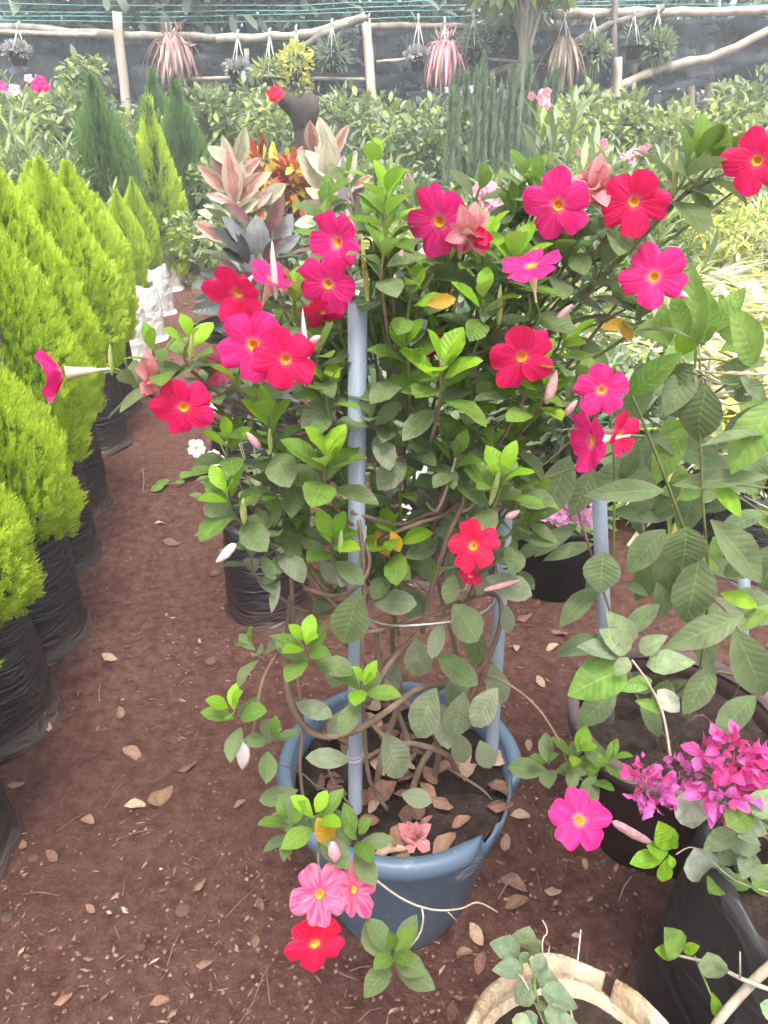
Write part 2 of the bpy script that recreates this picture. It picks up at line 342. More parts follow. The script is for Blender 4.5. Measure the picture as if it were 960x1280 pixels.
def leaf_me(key, mat):
    if (key, mat) not in LEAFM:
        V, F, UV = LEAFT[key]; LEAFM[(key, mat)] = mesh_from('leaf_'+key, V, F, [mat], UV)
    return LEAFM[(key, mat)]
def frame(pos, d, n, s=1.0, sx=None):
    d = Vector(d).normalized(); n = Vector(n); n = n-d*n.dot(d)
    if n.length < 1e-4: n = d.orthogonal()
    n.normalize(); x = d.cross(n)
    M = Matrix(((x.x, d.x, n.x, 0), (x.y, d.y, n.y, 0), (x.z, d.z, n.z, 0), (0, 0, 0, 1)))
    return Matrix.Translation(pos) @ M @ Matrix.Diagonal((sx or s, s, s, 1))
def scatter_mesh(name, specs, mats):
    """specs: list of (template key, 4x4 matrix, material index) -> one mesh"""
    Vs, Fs, Us, Ms = [], {}, [], {}
    off = 0; allF = []; allM = []
    bykey = {}
    for k, M, mi in specs: bykey.setdefault(k, []).append((M, mi))
    for k, lst in bykey.items():
        V, F, UV = LEAFT[k]
        A = np.array([[list(r) for r in M] for M, _ in lst])          # n,4,4
        Vh = np.concatenate([V, np.ones((len(V), 1))], 1)
        W = np.einsum('nij,vj->nvi', A, Vh)[:, :, :3].reshape(-1, 3)
        n = len(lst)
        FF = (F[None]+(np.arange(n)*len(V))[:, None, None]).reshape(-1, F.shape[1])+off
        off += n*len(V); Vs.append(W); allF.append(FF); Us.append(np.tile(UV, (n, 1)))
        allM.append(np.repeat(np.array([m for _, m in lst]), len(F)))
    return mesh_from(name, np.concatenate(Vs), np.concatenate(allF), mats, np.concatenate(Us), np.concatenate(allM))
def tube_data(pts, radii, seg=6, cap=True):
    pts = [Vector(p) for p in pts]; n = len(pts)
    if isinstance(radii, (int, float)): radii = [radii]*n
    V, F = [], []; t0 = (pts[1]-pts[0]).normalized(); u = t0.orthogonal().normalized()
    for i in range(n):
        t = (pts[min(i+1, n-1)]-pts[max(i-1, 0)]).normalized()
        u = (u-t*u.dot(t)); u = u.normalized() if u.length > 1e-6 else t.orthogonal().normalized()
        v = t.cross(u)
        for j in range(seg):
            a = 2*math.pi*j/seg; V.append(pts[i]+(u*math.cos(a)+v*math.sin(a))*radii[i])
    F = [tuple(f) for f in grid_faces(n, seg, True)]
    if cap: F += [tuple(range(seg))[::-1], tuple(range((n-1)*seg, n*seg))]
    return V, F
def smooth_pts(pts, k=4):
    pts = [Vector(p) for p in pts]
    if len(pts) < 3: return pts
    out = []
    for i in range(len(pts)-1):
        p0 = pts[max(i-1, 0)]; p1 = pts[i]; p2 = pts[i+1]; p3 = pts[min(i+2, len(pts)-1)]
        for j in range(k):
            t = j/k
            out.append(.5*((2*p1)+(p2-p0)*t+(2*p0-5*p1+4*p2-p3)*t*t+(3*p1-p0-3*p2+p3)*t**3))
    return out+[pts[-1]]
class MB:
    def __init__(s): s.V = []; s.F = []; s.M = []
    def add(s, V, F, mi=0):
        o = len(s.V); s.V += [tuple(v) for v in V]; s.F += [tuple(i+o for i in f) for f in F]; s.M += [mi]*len(F); return s
    def tube(s, pts, r, seg=6, mi=0): return s.add(*tube_data(pts, r, seg), mi)
    def mesh(s, name, mats, smooth=True): return mesh_from(name, s.V, s.F, mats, None, s.M, smooth)
def lathe(profile, seg=40, a0=0., a1=2*math.pi, wob=None):
    closed = abs(a1-a0-2*math.pi) < 1e-6; nc = seg if closed else seg+1
    V = []
    for (r, z) in profile:
        for j in range(nc):
            a = a0+(a1-a0)*j/seg; rr, zz = (r, z) if wob is None else wob(r, z, a)
            V.append((rr*math.cos(a), rr*math.sin(a), zz))
    return V, [tuple(f) for f in grid_faces(len(profile), nc, closed)]

# ------------------------------------------------------------------ object helpers
WORLD = {}
def link(o, M, parent=None):
    COL.objects.link(o); WORLD[o] = M
    if parent is not None:
        o.parent = parent; o.matrix_basis = WORLD[parent].inverted() @ M
    else: o.matrix_basis = M
    return o
def tag(o, label=None, cat=None, group=None, kind=None):
    for k, v in (('label', label), ('category', cat), ('group', group), ('kind', kind)):
        if v: o[k] = v
    return o
def thing(name, label, cat, loc, group=None, rotz=0, scale=1.0):
    o = bpy.data.objects.new(name, None); o.empty_display_size = .1
    link(o, Matrix.Translation(loc) @ Matrix.Rotation(rotz, 4, 'Z') @ Matrix.Scale(scale, 4))
    return tag(o, label, cat, group)
def part(name, me, parent, M=None, kind=None, label=None):
    """M: place in the world (None: the mesh is in the parent's own space)"""
    o = bpy.data.objects.new(name, me)
    link(o, WORLD[parent].copy() if M is None else M, parent)
    return tag(o, label=label, kind=kind)
def wpart(name, me, parent, kind=None, label=None): return part(name, me, parent, Matrix.Identity(4), kind, label)
def single(name, me, label, cat, M, group=None, kind=None):
    o = bpy.data.objects.new(name, me); link(o, M); return tag(o, label, cat, group, kind)
def copy_thing(src, M, label=None, group=None):
    r = src.copy(); link(r, M)
    if label: r['label'] = label
    if group: r['group'] = group
    for ch in src.children:
        c = ch.copy(); c.parent = None; COL.objects.link(c); c.parent = r; c.matrix_basis = ch.matrix_basis.copy(); WORLD[c] = M @ ch.matrix_basis
    return r

# ------------------------------------------------------------------ ground
def fbm(x, y, s, o=4):
    v = 0; a = 1
    for i in range(o): v += a*mnoise.noise((x*s, y*s, 3.7*i)); s *= 2.1; a *= .5
    return v
def ground_h(x, y):
    return .028*fbm(x, y, 1.1, 3)+.015*fbm(x, y, 7, 4)
def axis(a, b, step, lo, hi, grow=1.25):
    xs = list(np.arange(a, b+1e-6, step)); s = step; x = xs[-1]
    while x < hi: s *= grow; x += s; xs.append(x)
    s = step; x = xs[0]; pre = []
    while x > lo: s *= grow; x -= s; pre.append(x)
    return pre[::-1]+xs
gx = axis(-2.0, 1.5, .022, -60, 60); gy = axis(.4, 4.6, .022, -25, 70)
V = []
for y in gy:
    for x in gx:
        k = 1.0 if (abs(x) < 4 and y < 9) else .6
        V.append((x, y, ground_h(x, y)*k-.004))
gnd = single('ground', mesh_from('ground', V, grid_faces(len(gy), len(gx)), ['red_soil']), 'bare red brown soil of the nursery path and beds', 'ground', Matrix.Identity(4), kind='structure')

# ------------------------------------------------------------------ containers
def bag_mesh(name, mat, r, h, seed, flare=.05, rows=16, seg=36):
    rd = random.Random(seed); ph = [rd.uniform(0, 6.28) for _ in range(8)]; prof = []
    def wob(rr, z, a):
        t = max(0, min(1, z/h))
        k = 1+.022*math.sin(3*a+ph[0]+2*t)+.016*math.sin(7*a+ph[1]-4*t)+.012*math.sin(13*a+ph[2]+3*t)*(.4+t)
        k += .014*math.sin(26*t+2.5*math.sin(2*a+ph[3]))*(1-t)**.7+.02*math.sin(44*t+3*math.sin(3*a+ph[5]))*max(0, .45-t)
        z2 = z+(.018*math.sin(4*a+ph[4])+.012*math.sin(9*a+ph[6]))*max(0, t-.7)*3*(h/.5)
        return rr*k, z2
    prof.append((r*(1.10+flare), .0)); prof.append((r*(1.06+flare), .014*h/.4))
    for i in range(1, rows):
        t = i/rows; prof.append((r*(1.03-.10*t+.05*math.sin(math.pi*t)), t*h))
    prof += [(r*.90, h), (r*.86, h*.995), (r*.86, h*.9), (r*.84, h*.8)]
    Vv, F = lathe(prof, seg, wob=wob)
    return mesh_from(name, Vv, F, [mat])
def soil_mesh(r, z, seed, mat='pot_soil', n=9, seg=28):
    rd = random.Random(seed); Vv = []; F = []
    for i in range(n+1):
        for j in range(seg):
            a = 2*math.pi*j/seg; rr = r*i/n
            Vv.append((rr*math.cos(a), rr*math.sin(a), z+.012*mnoise.noise((rr*math.cos(a)*14+seed, rr*math.sin(a)*14, seed))+.008*mnoise.noise((rr*math.cos(a)*45+seed, rr*math.sin(a)*45, seed))))
    return mesh_from('soil', Vv, grid_faces(n+1, seg, True), [mat])

# ------------------------------------------------------------------ conifers in bags along the path
def kite(V, F, U, p, d, L, wd, up):
    d = d.normalized(); s = d.cross(up).normalized()*wd*.5; o = len(V)
    V += [p, p+d*L*.45+s+up*.01, p+d*L, p+d*L*.45-s+up*.01]; F.append((o, o+1, o+2, o+3)); U += [(.5, 0), (1, .5), (.5, 1), (0, .5)]
def spray_tpl(key, seed, ang=38, nside=4, wd=.075, sub=True):
    rd = random.Random(seed); V, F, U = [], [], []; up = Vector((0, 0, 1))
    for k in range(3): kite(V, F, U, Vector((rd.uniform(-.02, .02), k*.33, 0)), Vector((rd.uniform(-.1, .1), 1, rd.uniform(-.1, .2))), .42, wd, up)
    for k in range(nside):
        for sg in (-1, 1):
            y0 = .12+.62*k/nside+(.07 if sg > 0 else 0); a = R(ang+rd.uniform(-9, 9)); L = (.48-.28*k/nside)*rd.uniform(.85, 1.15)
            d = Vector((sg*math.sin(a), math.cos(a), rd.uniform(-.25, .3))); p = Vector((0, y0, 0))
            kite(V, F, U, p, d, L, wd, up)
            if sub:
                for q, sg2 in ((.35, 1), (.6, -1)):
                    a2 = a+sg2*R(30)
                    kite(V, F, U, p+d.normalized()*L*q, Vector((sg*math.sin(a2), math.cos(a2), rd.uniform(-.3, .3))), L*.5, wd*.85, up)
    LEAFT[key] = (np.array([tuple(v) for v in V]), np.array(F, dtype=np.int32), np.array(U))
for i in range(3): spray_tpl('spray%d' % i, 40+i)
spray_tpl('thin_spray', 60, 22, 4, .05, False)
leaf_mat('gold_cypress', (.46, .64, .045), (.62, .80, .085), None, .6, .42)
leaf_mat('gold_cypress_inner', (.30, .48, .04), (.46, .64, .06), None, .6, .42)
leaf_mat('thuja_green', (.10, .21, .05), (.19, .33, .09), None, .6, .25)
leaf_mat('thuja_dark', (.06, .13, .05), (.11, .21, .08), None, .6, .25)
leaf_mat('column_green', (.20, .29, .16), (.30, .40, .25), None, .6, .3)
def conifer_crown(name, z0, z1, rad, n, seed, mats, spray=.12, steep=.8, keys=('spray0', 'spray1', 'spray2'), lean=0, lumps=.075):
    rd = random.Random(seed); specs = []; H = z1-z0
    ph = [rd.uniform(0, 6.28) for _ in range(6)]
    for i in range(n):
        t = rd.random()**.85; a = rd.uniform(0, 2*math.pi)
        pr = (math.sin(math.pi*min(1, (t*.72+.20)))**.6)*(1-t**3.2)**.7      # plump cone
        pr *= 1+lumps*math.sin(3*a+ph[0]+5*t)+lumps*.8*math.sin(5*a+ph[1]-9*t)+lumps*.5*math.sin(17*t+ph[2]+2*a)
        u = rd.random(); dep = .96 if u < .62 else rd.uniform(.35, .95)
        r_ = rad*pr*dep*rd.uniform(.94, 1.05)
        z = z0+t*H*.97+(.04*math.sin(4*a+ph[3]))*t
        rad_d = Vector((math.cos(a), math.sin(a), 0))
        st = steep*rd.uniform(.7, 1.35)+t*1.3
        d = (rad_d+Vector((0, 0, st))+Vector((rd.gauss(0, .25), rd.gauss(0, .25), rd.gauss(0, .2)))).normalized()
        tang = Vector((-math.sin(a), math.cos(a), 0)); nn = tang*rd.choice((1, -1))+rad_d*rd.uniform(-.9, .9)+Vector((0, 0, rd.uniform(-.4, .4)))
        s = spray*rd.uniform(.65, 1.2)*(1-.25*t)
        pos = rad_d*max(0, r_-s*.45)+Vector((lean*t, 0, z))
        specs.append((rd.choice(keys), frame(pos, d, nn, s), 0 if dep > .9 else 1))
    return scatter_mesh(name, specs, mats)
def trunk_mesh(name, h, r0, r1, mat='bark_grey', z0=0, seed=0):
    rd = random.Random(seed)
    pts = [(rd.uniform(-.012, .012)*i, rd.uniform(-.012, .012)*i, z0+(h-z0)*i/5) for i in range(6)]
    return MB().tube(pts, [r0+(r1-r0)*i/5 for i in range(6)], 8).mesh(name, [mat])
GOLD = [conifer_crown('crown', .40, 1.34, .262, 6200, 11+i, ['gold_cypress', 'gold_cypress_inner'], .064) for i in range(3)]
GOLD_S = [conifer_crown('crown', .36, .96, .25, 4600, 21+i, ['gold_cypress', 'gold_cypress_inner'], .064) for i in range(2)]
BAGS = [bag_mesh('bag', 'black_bag', .175, .48, 31+i) for i in range(4)]
WBAGS = [bag_mesh('bag', 'white_bag', .20, .42, 35+i, .08) for i in range(3)]
TRUNK = trunk_mesh('trunk', 1.0, .016, .008, z0=.38)
BAGSOIL = soil_mesh(.155, .40, 5); WBAGSOIL = soil_mesh(.17, .345, 6)
# ground pixel of the bag's path-side foot, kind of bag, crown set, height factor, label
row = [
 ((8, 1085), 'b', GOLD_S[1], .98, 'squat golden cypress in a black bag at the row end away from the fence'),
 ((60, 902), 'b', GOLD_S[0], .92, 'small golden cypress in a black bag with its base flap spread on the soil'),
 ((106, 800), 'b', GOLD_S[1], 1.02, 'small golden cypress in a crumpled black bag beside the first small one'),
 ((121, 700), 'b', GOLD[0], .96, 'golden cypress in a black bag with deep wrinkles round its foot'),
 ((137, 640), 'b', GOLD[1], 1.0, 'golden cypress in a straight black bag, third black bag from the white bags'),
 ((160, 556), 'b', GOLD[2], 1.0, 'tall golden cypress in a black bag with a clod of soil at its foot'),
 ((176, 514), 'b', GOLD[0], .97, 'golden cypress in the black bag next to the white bags'),
 ((190, 452), 'w', GOLD[1], .76, 'golden cypress in the white bag next to the black bags'),
 ((205, 424), 'w', GOLD[2], .74, 'golden cypress in a white bag, second from the black bags'),
 ((216, 390), 'w', GOLD[0], .78, 'golden cypress in a white bag, third from the black bags'),
 ((226, 362), 'w', GOLD[1], .78, 'golden cypress in the white bag next to the green pot'),
]
for i, ((px, py), kind, crown, hf, lab) in enumerate(row):
    g = G(px, py); rr = .195 if kind == 'b' else .215
    loc = Vector((g.x-rr*.97, g.y+.02, ground_h(g.x-rr, g.y)-.006))
    t = thing('potted_cypress', lab, 'cypress', loc, 'golden cypresses lining the path', rotz=1.7*i+.4)
    part('bag', (BAGS[i % 4] if kind == 'b' else WBAGS[i % 3]), t)
    part('soil', BAGSOIL if kind == 'b' else WBAGSOIL, t)
    dz = 0 if kind == 'b' else -.02
    part('trunk', TRUNK, t, WORLD[t] @ Matrix.Translation((0, 0, dz)))
    part('crown', crown, t, WORLD[t] @ Matrix.Translation((0, 0, dz+.38*(1-hf))) @ Matrix.Diagonal(((1.0, 1.0, hf, 1) if kind == 'b' else (.64, .64, hf, 1))))
# second rank of the same cypresses, further from the path
for i, (px, Y, z, crown, hf, lab) in enumerate([
  (-60, 3.1, 1.2, GOLD[2], .98, 'golden cypress in the second rank, behind the wrinkled black bag'),
  (2, 4.2, 1.2, GOLD[1], 1.0, 'golden cypress in the second rank, level with the clod of soil'),
  (48, 5.6, 1.2, GOLD[0], .92, 'golden cypress in the second rank, behind the first white bag')]):
    t = thing('potted_cypress', lab, 'cypress', (XAT(px, Y, 1.0), Y, 0), 'golden cypresses lining the path', rotz=2.1*i)
    part('bag', BAGS[i], t); part('soil', BAGSOIL, t); part('trunk', TRUNK, t)
    part('crown', crown, t, WORLD[t] @ Matrix.Translation((0, 0, .38*(1-hf))) @ Matrix.Diagonal((1, 1, hf, 1)))
# taller conifers behind the row
def tall_conifer(px, Y, ztop, rad, mats, lab, n=2600, keys=('spray0', 'spray1', 'spray2'), steep=1.6, spray=.16, seed=0, z0=.12):
    t = thing('conifer', lab, 'conifer', (XAT(px, Y, 1.0), Y, 0), 'tall conifers behind the cypress row')
    part('trunk', trunk_mesh('trunk', ztop*.8, .03, .01), t)
    part('crown', conifer_crown('crown', z0, ztop, rad, n, 70+seed, mats, spray, steep, keys), t)
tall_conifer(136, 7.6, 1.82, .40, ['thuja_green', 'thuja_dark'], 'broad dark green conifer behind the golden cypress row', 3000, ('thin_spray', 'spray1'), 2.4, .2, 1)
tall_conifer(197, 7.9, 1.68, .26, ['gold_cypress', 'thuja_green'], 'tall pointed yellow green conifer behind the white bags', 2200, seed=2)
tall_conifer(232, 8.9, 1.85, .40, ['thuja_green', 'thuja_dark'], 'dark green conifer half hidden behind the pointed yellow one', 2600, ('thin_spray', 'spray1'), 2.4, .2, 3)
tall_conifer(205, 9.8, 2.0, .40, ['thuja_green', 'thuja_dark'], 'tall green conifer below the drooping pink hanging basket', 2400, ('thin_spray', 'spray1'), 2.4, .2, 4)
# little pots at the end of the row
def pot_mesh(name, r0, r1, h, mat, rim=.012, seg=32, wob=None):
    prof = [(r0*.2, 0), (r0, 0), (r0+(r1-r0)*.9, h*.88), (r1, h*.9), (r1+rim, h*.9), (r1+rim, h), (r1-.006, h), (r1-.012, h*.85), (r0*.95, .02)]
    return mesh_from(name, *lathe(prof, seg, wob=wob), [mat])
def young_plant_pot(name, px, py, r0, r1, h, mat, lab, cat, group=None):
    g = G(px, py); t = thing(name, lab, cat, (g.x, g.y+r0, -.002), group)
    part('pot', pot_mesh('pot', r0, r1, h, mat), t); part('soil', soil_mesh(r1*.95, h*.86, 9), t)
    return t, Vector((g.x, g.y+r0, h*.86))

# ------------------------------------------------------------------ flower templates
def petal_mesh(name, mat, seed, ruffle=.03, wilt=0.):
    rd = random.Random(seed); ns, ntt = 9, 7; V, U = [], []
    p1, p2 = rd.uniform(0, 6), rd.uniform(0, 6); crn = rd.uniform(-.10, .16)
    for i in range(ntt):
        t = i/(ntt-1)
        for j in range(ns):
            s = j/(ns-1)*2-1
            Rr = 1-.22*abs(s)**4-.10*s*abs(s)+crn*max(0, s)*(1-s)*2.2+.03*math.sin(6*s+p1)+.04*math.sin(2.2*s+p2)
            phi = s*R(48-15*t**2.8)
            r_ = .13+(Rr-.13)*t
            z = -.10*(1-t)**2.2-.05*t*t+.035*s*t+ruffle*math.sin(3.2*s+p2)*t*t+.5*ruffle*math.sin(6*s+p1)*t**3-.05*(s*s)*t
            if wilt:
                z += wilt*t*(.9+.5*math.sin(4*s+p1)); r_ *= 1-wilt*.62*t+.2*wilt*math.sin(7*s+p2)*t
            V.append((r_*math.sin(phi), r_*math.cos(phi), z)); U.append((s*.5+.5, t))
    return mesh_from(name, V, grid_faces(ntt, ns), [mat], U)
PETALS = {}
def petal(mat, k, wilt=0.):
    key = (mat, k, wilt)
    if key not in PETALS: PETALS[key] = petal_mesh('petal', mat, 90+k, .06 if not wilt else .12, wilt)
    return PETALS[key]
THROAT = mesh_from('throat', *lathe([(.168, -.078), (.150, -.082), (.125, -.11), (.095, -.17), (.075, -.25)], 16), ['throat'])
CORE = mesh_from('throat_core', *lathe([(.085, -.20), (.04, -.215), (.001, -.22)], 10), ['throat_core'])
FTUBE = mesh_from('flower_tube', *lathe([(.24, -.10), (.20, -.22), (.165, -.45), (.13, -.72), (.075, -.98), (.045, -1.2), (.04, -1.45), (.05, -1.5)], 12), ['flower_tube'])
def flower(root, pos, size, mat, yaw=0, pitch=0, roll=None, tube=True, wilt=0., face=None, cup=0.):
    """five petals round an orange throat; yaw to the picture's right, pitch upwards, from facing the path"""
    pos = Vector(pos); f = (CAMP-pos).normalized() if face is None else Vector(face).normalized()
    side = Vector((0, 0, 1)).cross(f).normalized(); upv = f.cross(side)
    q = Matrix.Rotation(R(yaw), 3, upv) @ Matrix.Rotation(-R(pitch), 3, side); nrm = (q @ f).normalized()
    M = frame(pos, (q @ upv), nrm, size*.5) @ Matrix.Rotation(R(ru(0, 72) if roll is None else roll), 4, 'Z')
    fl = part('flower', FTUBE if tube else THROAT, root, M)
    sk = random.randrange(7)
    for k in range(5):
        Mp = M @ Matrix.Rotation(k*2*math.pi/5+ru(-.05, .05), 4, 'Z') @ Matrix.Rotation(R(cup)+ru(-.1, .1)+(ru(-.5, .5) if wilt else 0), 4, 'X') @ Matrix.Rotation(ru(-.7, .7) if wilt else ru(-.08, .08), 4, 'Y') @ Matrix.Scale(ru(.94, 1.05), 4)
        part('petal', petal(mat, (k+sk) % 7, wilt), fl, Mp)
    if tube: part('throat', THROAT, fl, M); part('throat_core', CORE, fl, M)
    return M
def bud_mesh(mat, seed=0):
    Vv, F = lathe([(.02, 0), (.09, .08), (.12, .25), (.135, .5), (.10, .75), (.045, .93), (.004, 1.0)], 10, wob=lambda r, z, a: (r*(1+.16*math.sin(3*a+6*z)), z))
    Vv = [(x, z, -y) for x, y, z in Vv]
    return mesh_from('bud', Vv, F, [mat])
BUDS = {m: bud_mesh(m) for m in ('bud_pink', 'bud_green', 'bud_white')}
def bud(root, b, t, mat='bud_pink', fat=1.0):
    b = Vector(b); d = Vector(t)-b
    fat *= .62 if mat == 'bud_green' else .9
    part('bud', BUDS[mat], root, frame(b, d, (0, -1, .2), d.length) @ Matrix.Diagonal((fat, 1, fat, 1)))

# ------------------------------------------------------------------ leaf collecting for a plant (300 largest single, rest joined)
class Foliage:
    def __init__(s): s.L = []
    def leaf(s, key, M, mat): s.L.append((key, M, mat))
    def bt(s, b, t, key, mat, wr=None, roll=0., face=.75):
        """leaf from its base b to its tip t, its upper side turned partly to the path, partly to the sky"""
        b = Vector(b); t = Vector(t); d = t-b; L = d.length
        nrm = (CAMP-b).normalized()*face+Vector((0, 0, 1-face)); d.normalize()
        nrm = Matrix.Rotation(R(roll), 3, d) @ nrm
        base_wr = {'round0': .66, 'round1': .6, 'big0': .46, 'big1': .36, 'big2': .7, 'hero0': .56, 'hero1': .5, 'hero2': .6, 'ficus0': .4, 'ficus1': .46, 'heart': .75}.get(key, .5)
        s.leaf(key, frame(b, d, nrm, L*1.05, L*1.05*(wr/base_wr if wr else 1)), mat)
    def shoot(s, p, up, L=.062, pairs=4, mats=('leaf_old', 'leaf_mid', 'leaf_young'), keys=('hero0', 'hero1', 'hero2'), az=None, space=.013, top=.58):
        p = Vector(p); up = Vector(up).normalized(); u = up.orthogonal().normalized(); v = up.cross(u)
        az = ru(0, 6.28) if az is None else az
        for k in range(pairs):
            f = k/max(1, pairs-1); sp = R(84-62*f); ll = L*(1-(1-top)*f**1.2)*ru(.88, 1.12)
            if k == 0: ll *= ru(.8, 1.1)
            mat = mats[0] if f < .2 else (mats[1] if f < .55 else mats[2])
            for q in (0, 1):
                a = az+k*math.pi/2+q*math.pi+ru(-.25, .25); rad = u*math.cos(a)+v*math.sin(a); sp2 = sp+ru(-.2, .2)
                d = up*math.cos(sp2)+rad*math.sin(sp2); n = up*math.sin(sp2)-rad*math.cos(sp2)
                n = Matrix.Rotation(ru(-.35, .35), 3, d) @ n
                s.leaf(random.choice(keys), frame(p+up*space*k+d*.006, d, n, ll, ll*ru(.85, 1.12)), mat)
    def build(s, root, limit=300, name='leaf'):
        c = [((M.translation-CAMP).length/max(1e-6, M.to_scale().y), k, M, m) for k, M, m in s.L]
        order = sorted(range(len(c)), key=lambda i: c[i][0])
        for i in order[:limit]: part(name, leaf_me(c[i][1], c[i][3]), root, c[i][2])
        rest = [c[i] for i in order[limit:]]
        if rest:
            ms = sorted({r[3] for r in rest})
            me = scatter_mesh('inner_leaves', [(r[1], r[2], ms.index(r[3])) for r in rest], ms)
            wpart('inner_leaves', me, root, kind='stuff')
def stem(root, pts, r0, r1=None, mat='stem_green', seg=6, name='stem', k=4):
    pts = smooth_pts(pts, k); n = len(pts); r1 = r0 if r1 is None else r1
    wpart(name, MB().tube(pts, [r0+(r1-r0)*i/(n-1) for i in range(n)], seg).mesh(name, [mat]), root)

# ------------------------------------------------------------------ the flowering vine in the blue pot
POT = Vector((.032, 1.075, 0)); PH = .385; PR = .222
hero = thing('potted_flowering_vine', 'tall vine with many red and hot pink flowers in a broken blue pot', 'potted plant', POT)
def hero_pot():
    r0, r1, h = .150, PR, PH-.012; gap0, gap1 = R(-52), R(-12)          # broken stretch of the rim, right front
    seg = 72; prof = [(r0*.15, 0), (r0*.97, 0), (r0, .012), (r0+(r1-r0)*.3, h*.3), (r0+(r1-r0)*.6, h*.6), (r1-.004, h*.9), (r1, h), (r1-.005, h), (r1-.012, h*.85), (r0-.006, .02)]
    def wob(r, z, a):
        a2 = (a+math.pi) % (2*math.pi)-math.pi
        if z > h*.86 and gap0 < a2 < gap1:
            k = math.sin(math.pi*(a2-gap0)/(gap1-gap0)); z -= .030*min(1, 2.2*k)*(1+.35*math.sin(a2*23))
        return r*(1+.006*math.sin(3*a+1)), z
    part('pot', mesh_from('pot', *lathe(prof, seg, wob=wob), ['blue_plastic']), hero)
    rp = [(r1+.001, h-.028), (r1+.013, h-.030), (r1+.021, h-.022), (r1+.024, h-.006), (r1+.020, h+.008), (r1+.010, h+.0145), (r1-.004, h+.012), (r1-.007, h+.002)]
    def wob2(r, z, a):
        e = min(1, min(a-(gap1-R(2)), 2*math.pi+gap0+R(2)-a)/R(11)+.15); r = r1+(r-r1)*e
        return r*(1+.006*math.sin(3*a+1)), h+(z-h)*(.45+.55*e)+.003*math.sin(2*a+.6)
    V_, F_ = lathe(rp, 66, gap1-R(2), 2*math.pi+gap0+R(2), wob2); nc = 67
    F_ += [tuple(i*nc for i in range(8)), tuple(i*nc+66 for i in range(8))[::-1]]
    rim = part('rim', mesh_from('rim', V_, F_, ['blue_plastic']), hero)
    part('soil', soil_mesh(r1-.012, PH-.052, 3, n=16, seg=48), hero)
hero_pot()
# three grey conduit canes, wire hoops
CANES = [(P(444, 1012, .965), P(447, 378, .962)), (P(612, 985, 1.12), P(636, 560, 1.13))]
for a, b in CANES:
    d = (b-a).normalized(); c = part('cane', None, hero, Matrix.Identity(4)) if False else None
    V_, F_ = [], []
    ro, ri = .0128, .0105; pts = [a, a+(b-a)*.5, b]
    Vo, Fo = tube_data(pts, ro, 18, False); Vi, Fi = tube_data([b, b-d*.06], ri, 18, False)
    m = MB().add(Vo, Fo).add(Vi, Fi); o0 = 2*18; o1 = 3*18
    m.F += [(o0+j, o0+(j+1) % 18, o1+(j+1) % 18, o1+j) for j in range(18)]; m.M += [0]*18
    wpart('cane', m.mesh('cane', ['pvc']), hero)
def hoop(z, mat, r, tilt=0, rad=None, cx=None):
    c = Vector((.075, 1.09, z)); rad = rad or .125
    pts = [Vector((c.x+rad*math.cos(a), c.y+rad*math.sin(a), z+tilt*math.sin(a+.8)+.01*math.sin(3*a))) for a in [i*2*math.pi/36 for i in range(37)]]
    wpart('wire_hoop', MB().tube(pts, r, 5).mesh('wire_hoop', [mat]), hero)
hoop(.80, 'wire', .0016, .02)
for zz in (.955, .96, .965, .97, .51, .52):      # wire wound round the front cane
    a, b = CANES[0]; c = a.lerp(b, (zz-a.z)/(b.z-a.z))
    wpart('wire_winding', MB().tube([c+Vector((.0145*math.cos(t), .0145*math.sin(t), .004*math.sin(t+1))) for t in [i*2*math.pi/14 for i in range(15)]], .0011, 4).mesh('wire_winding', ['wire']), hero)

HF = Foliage()
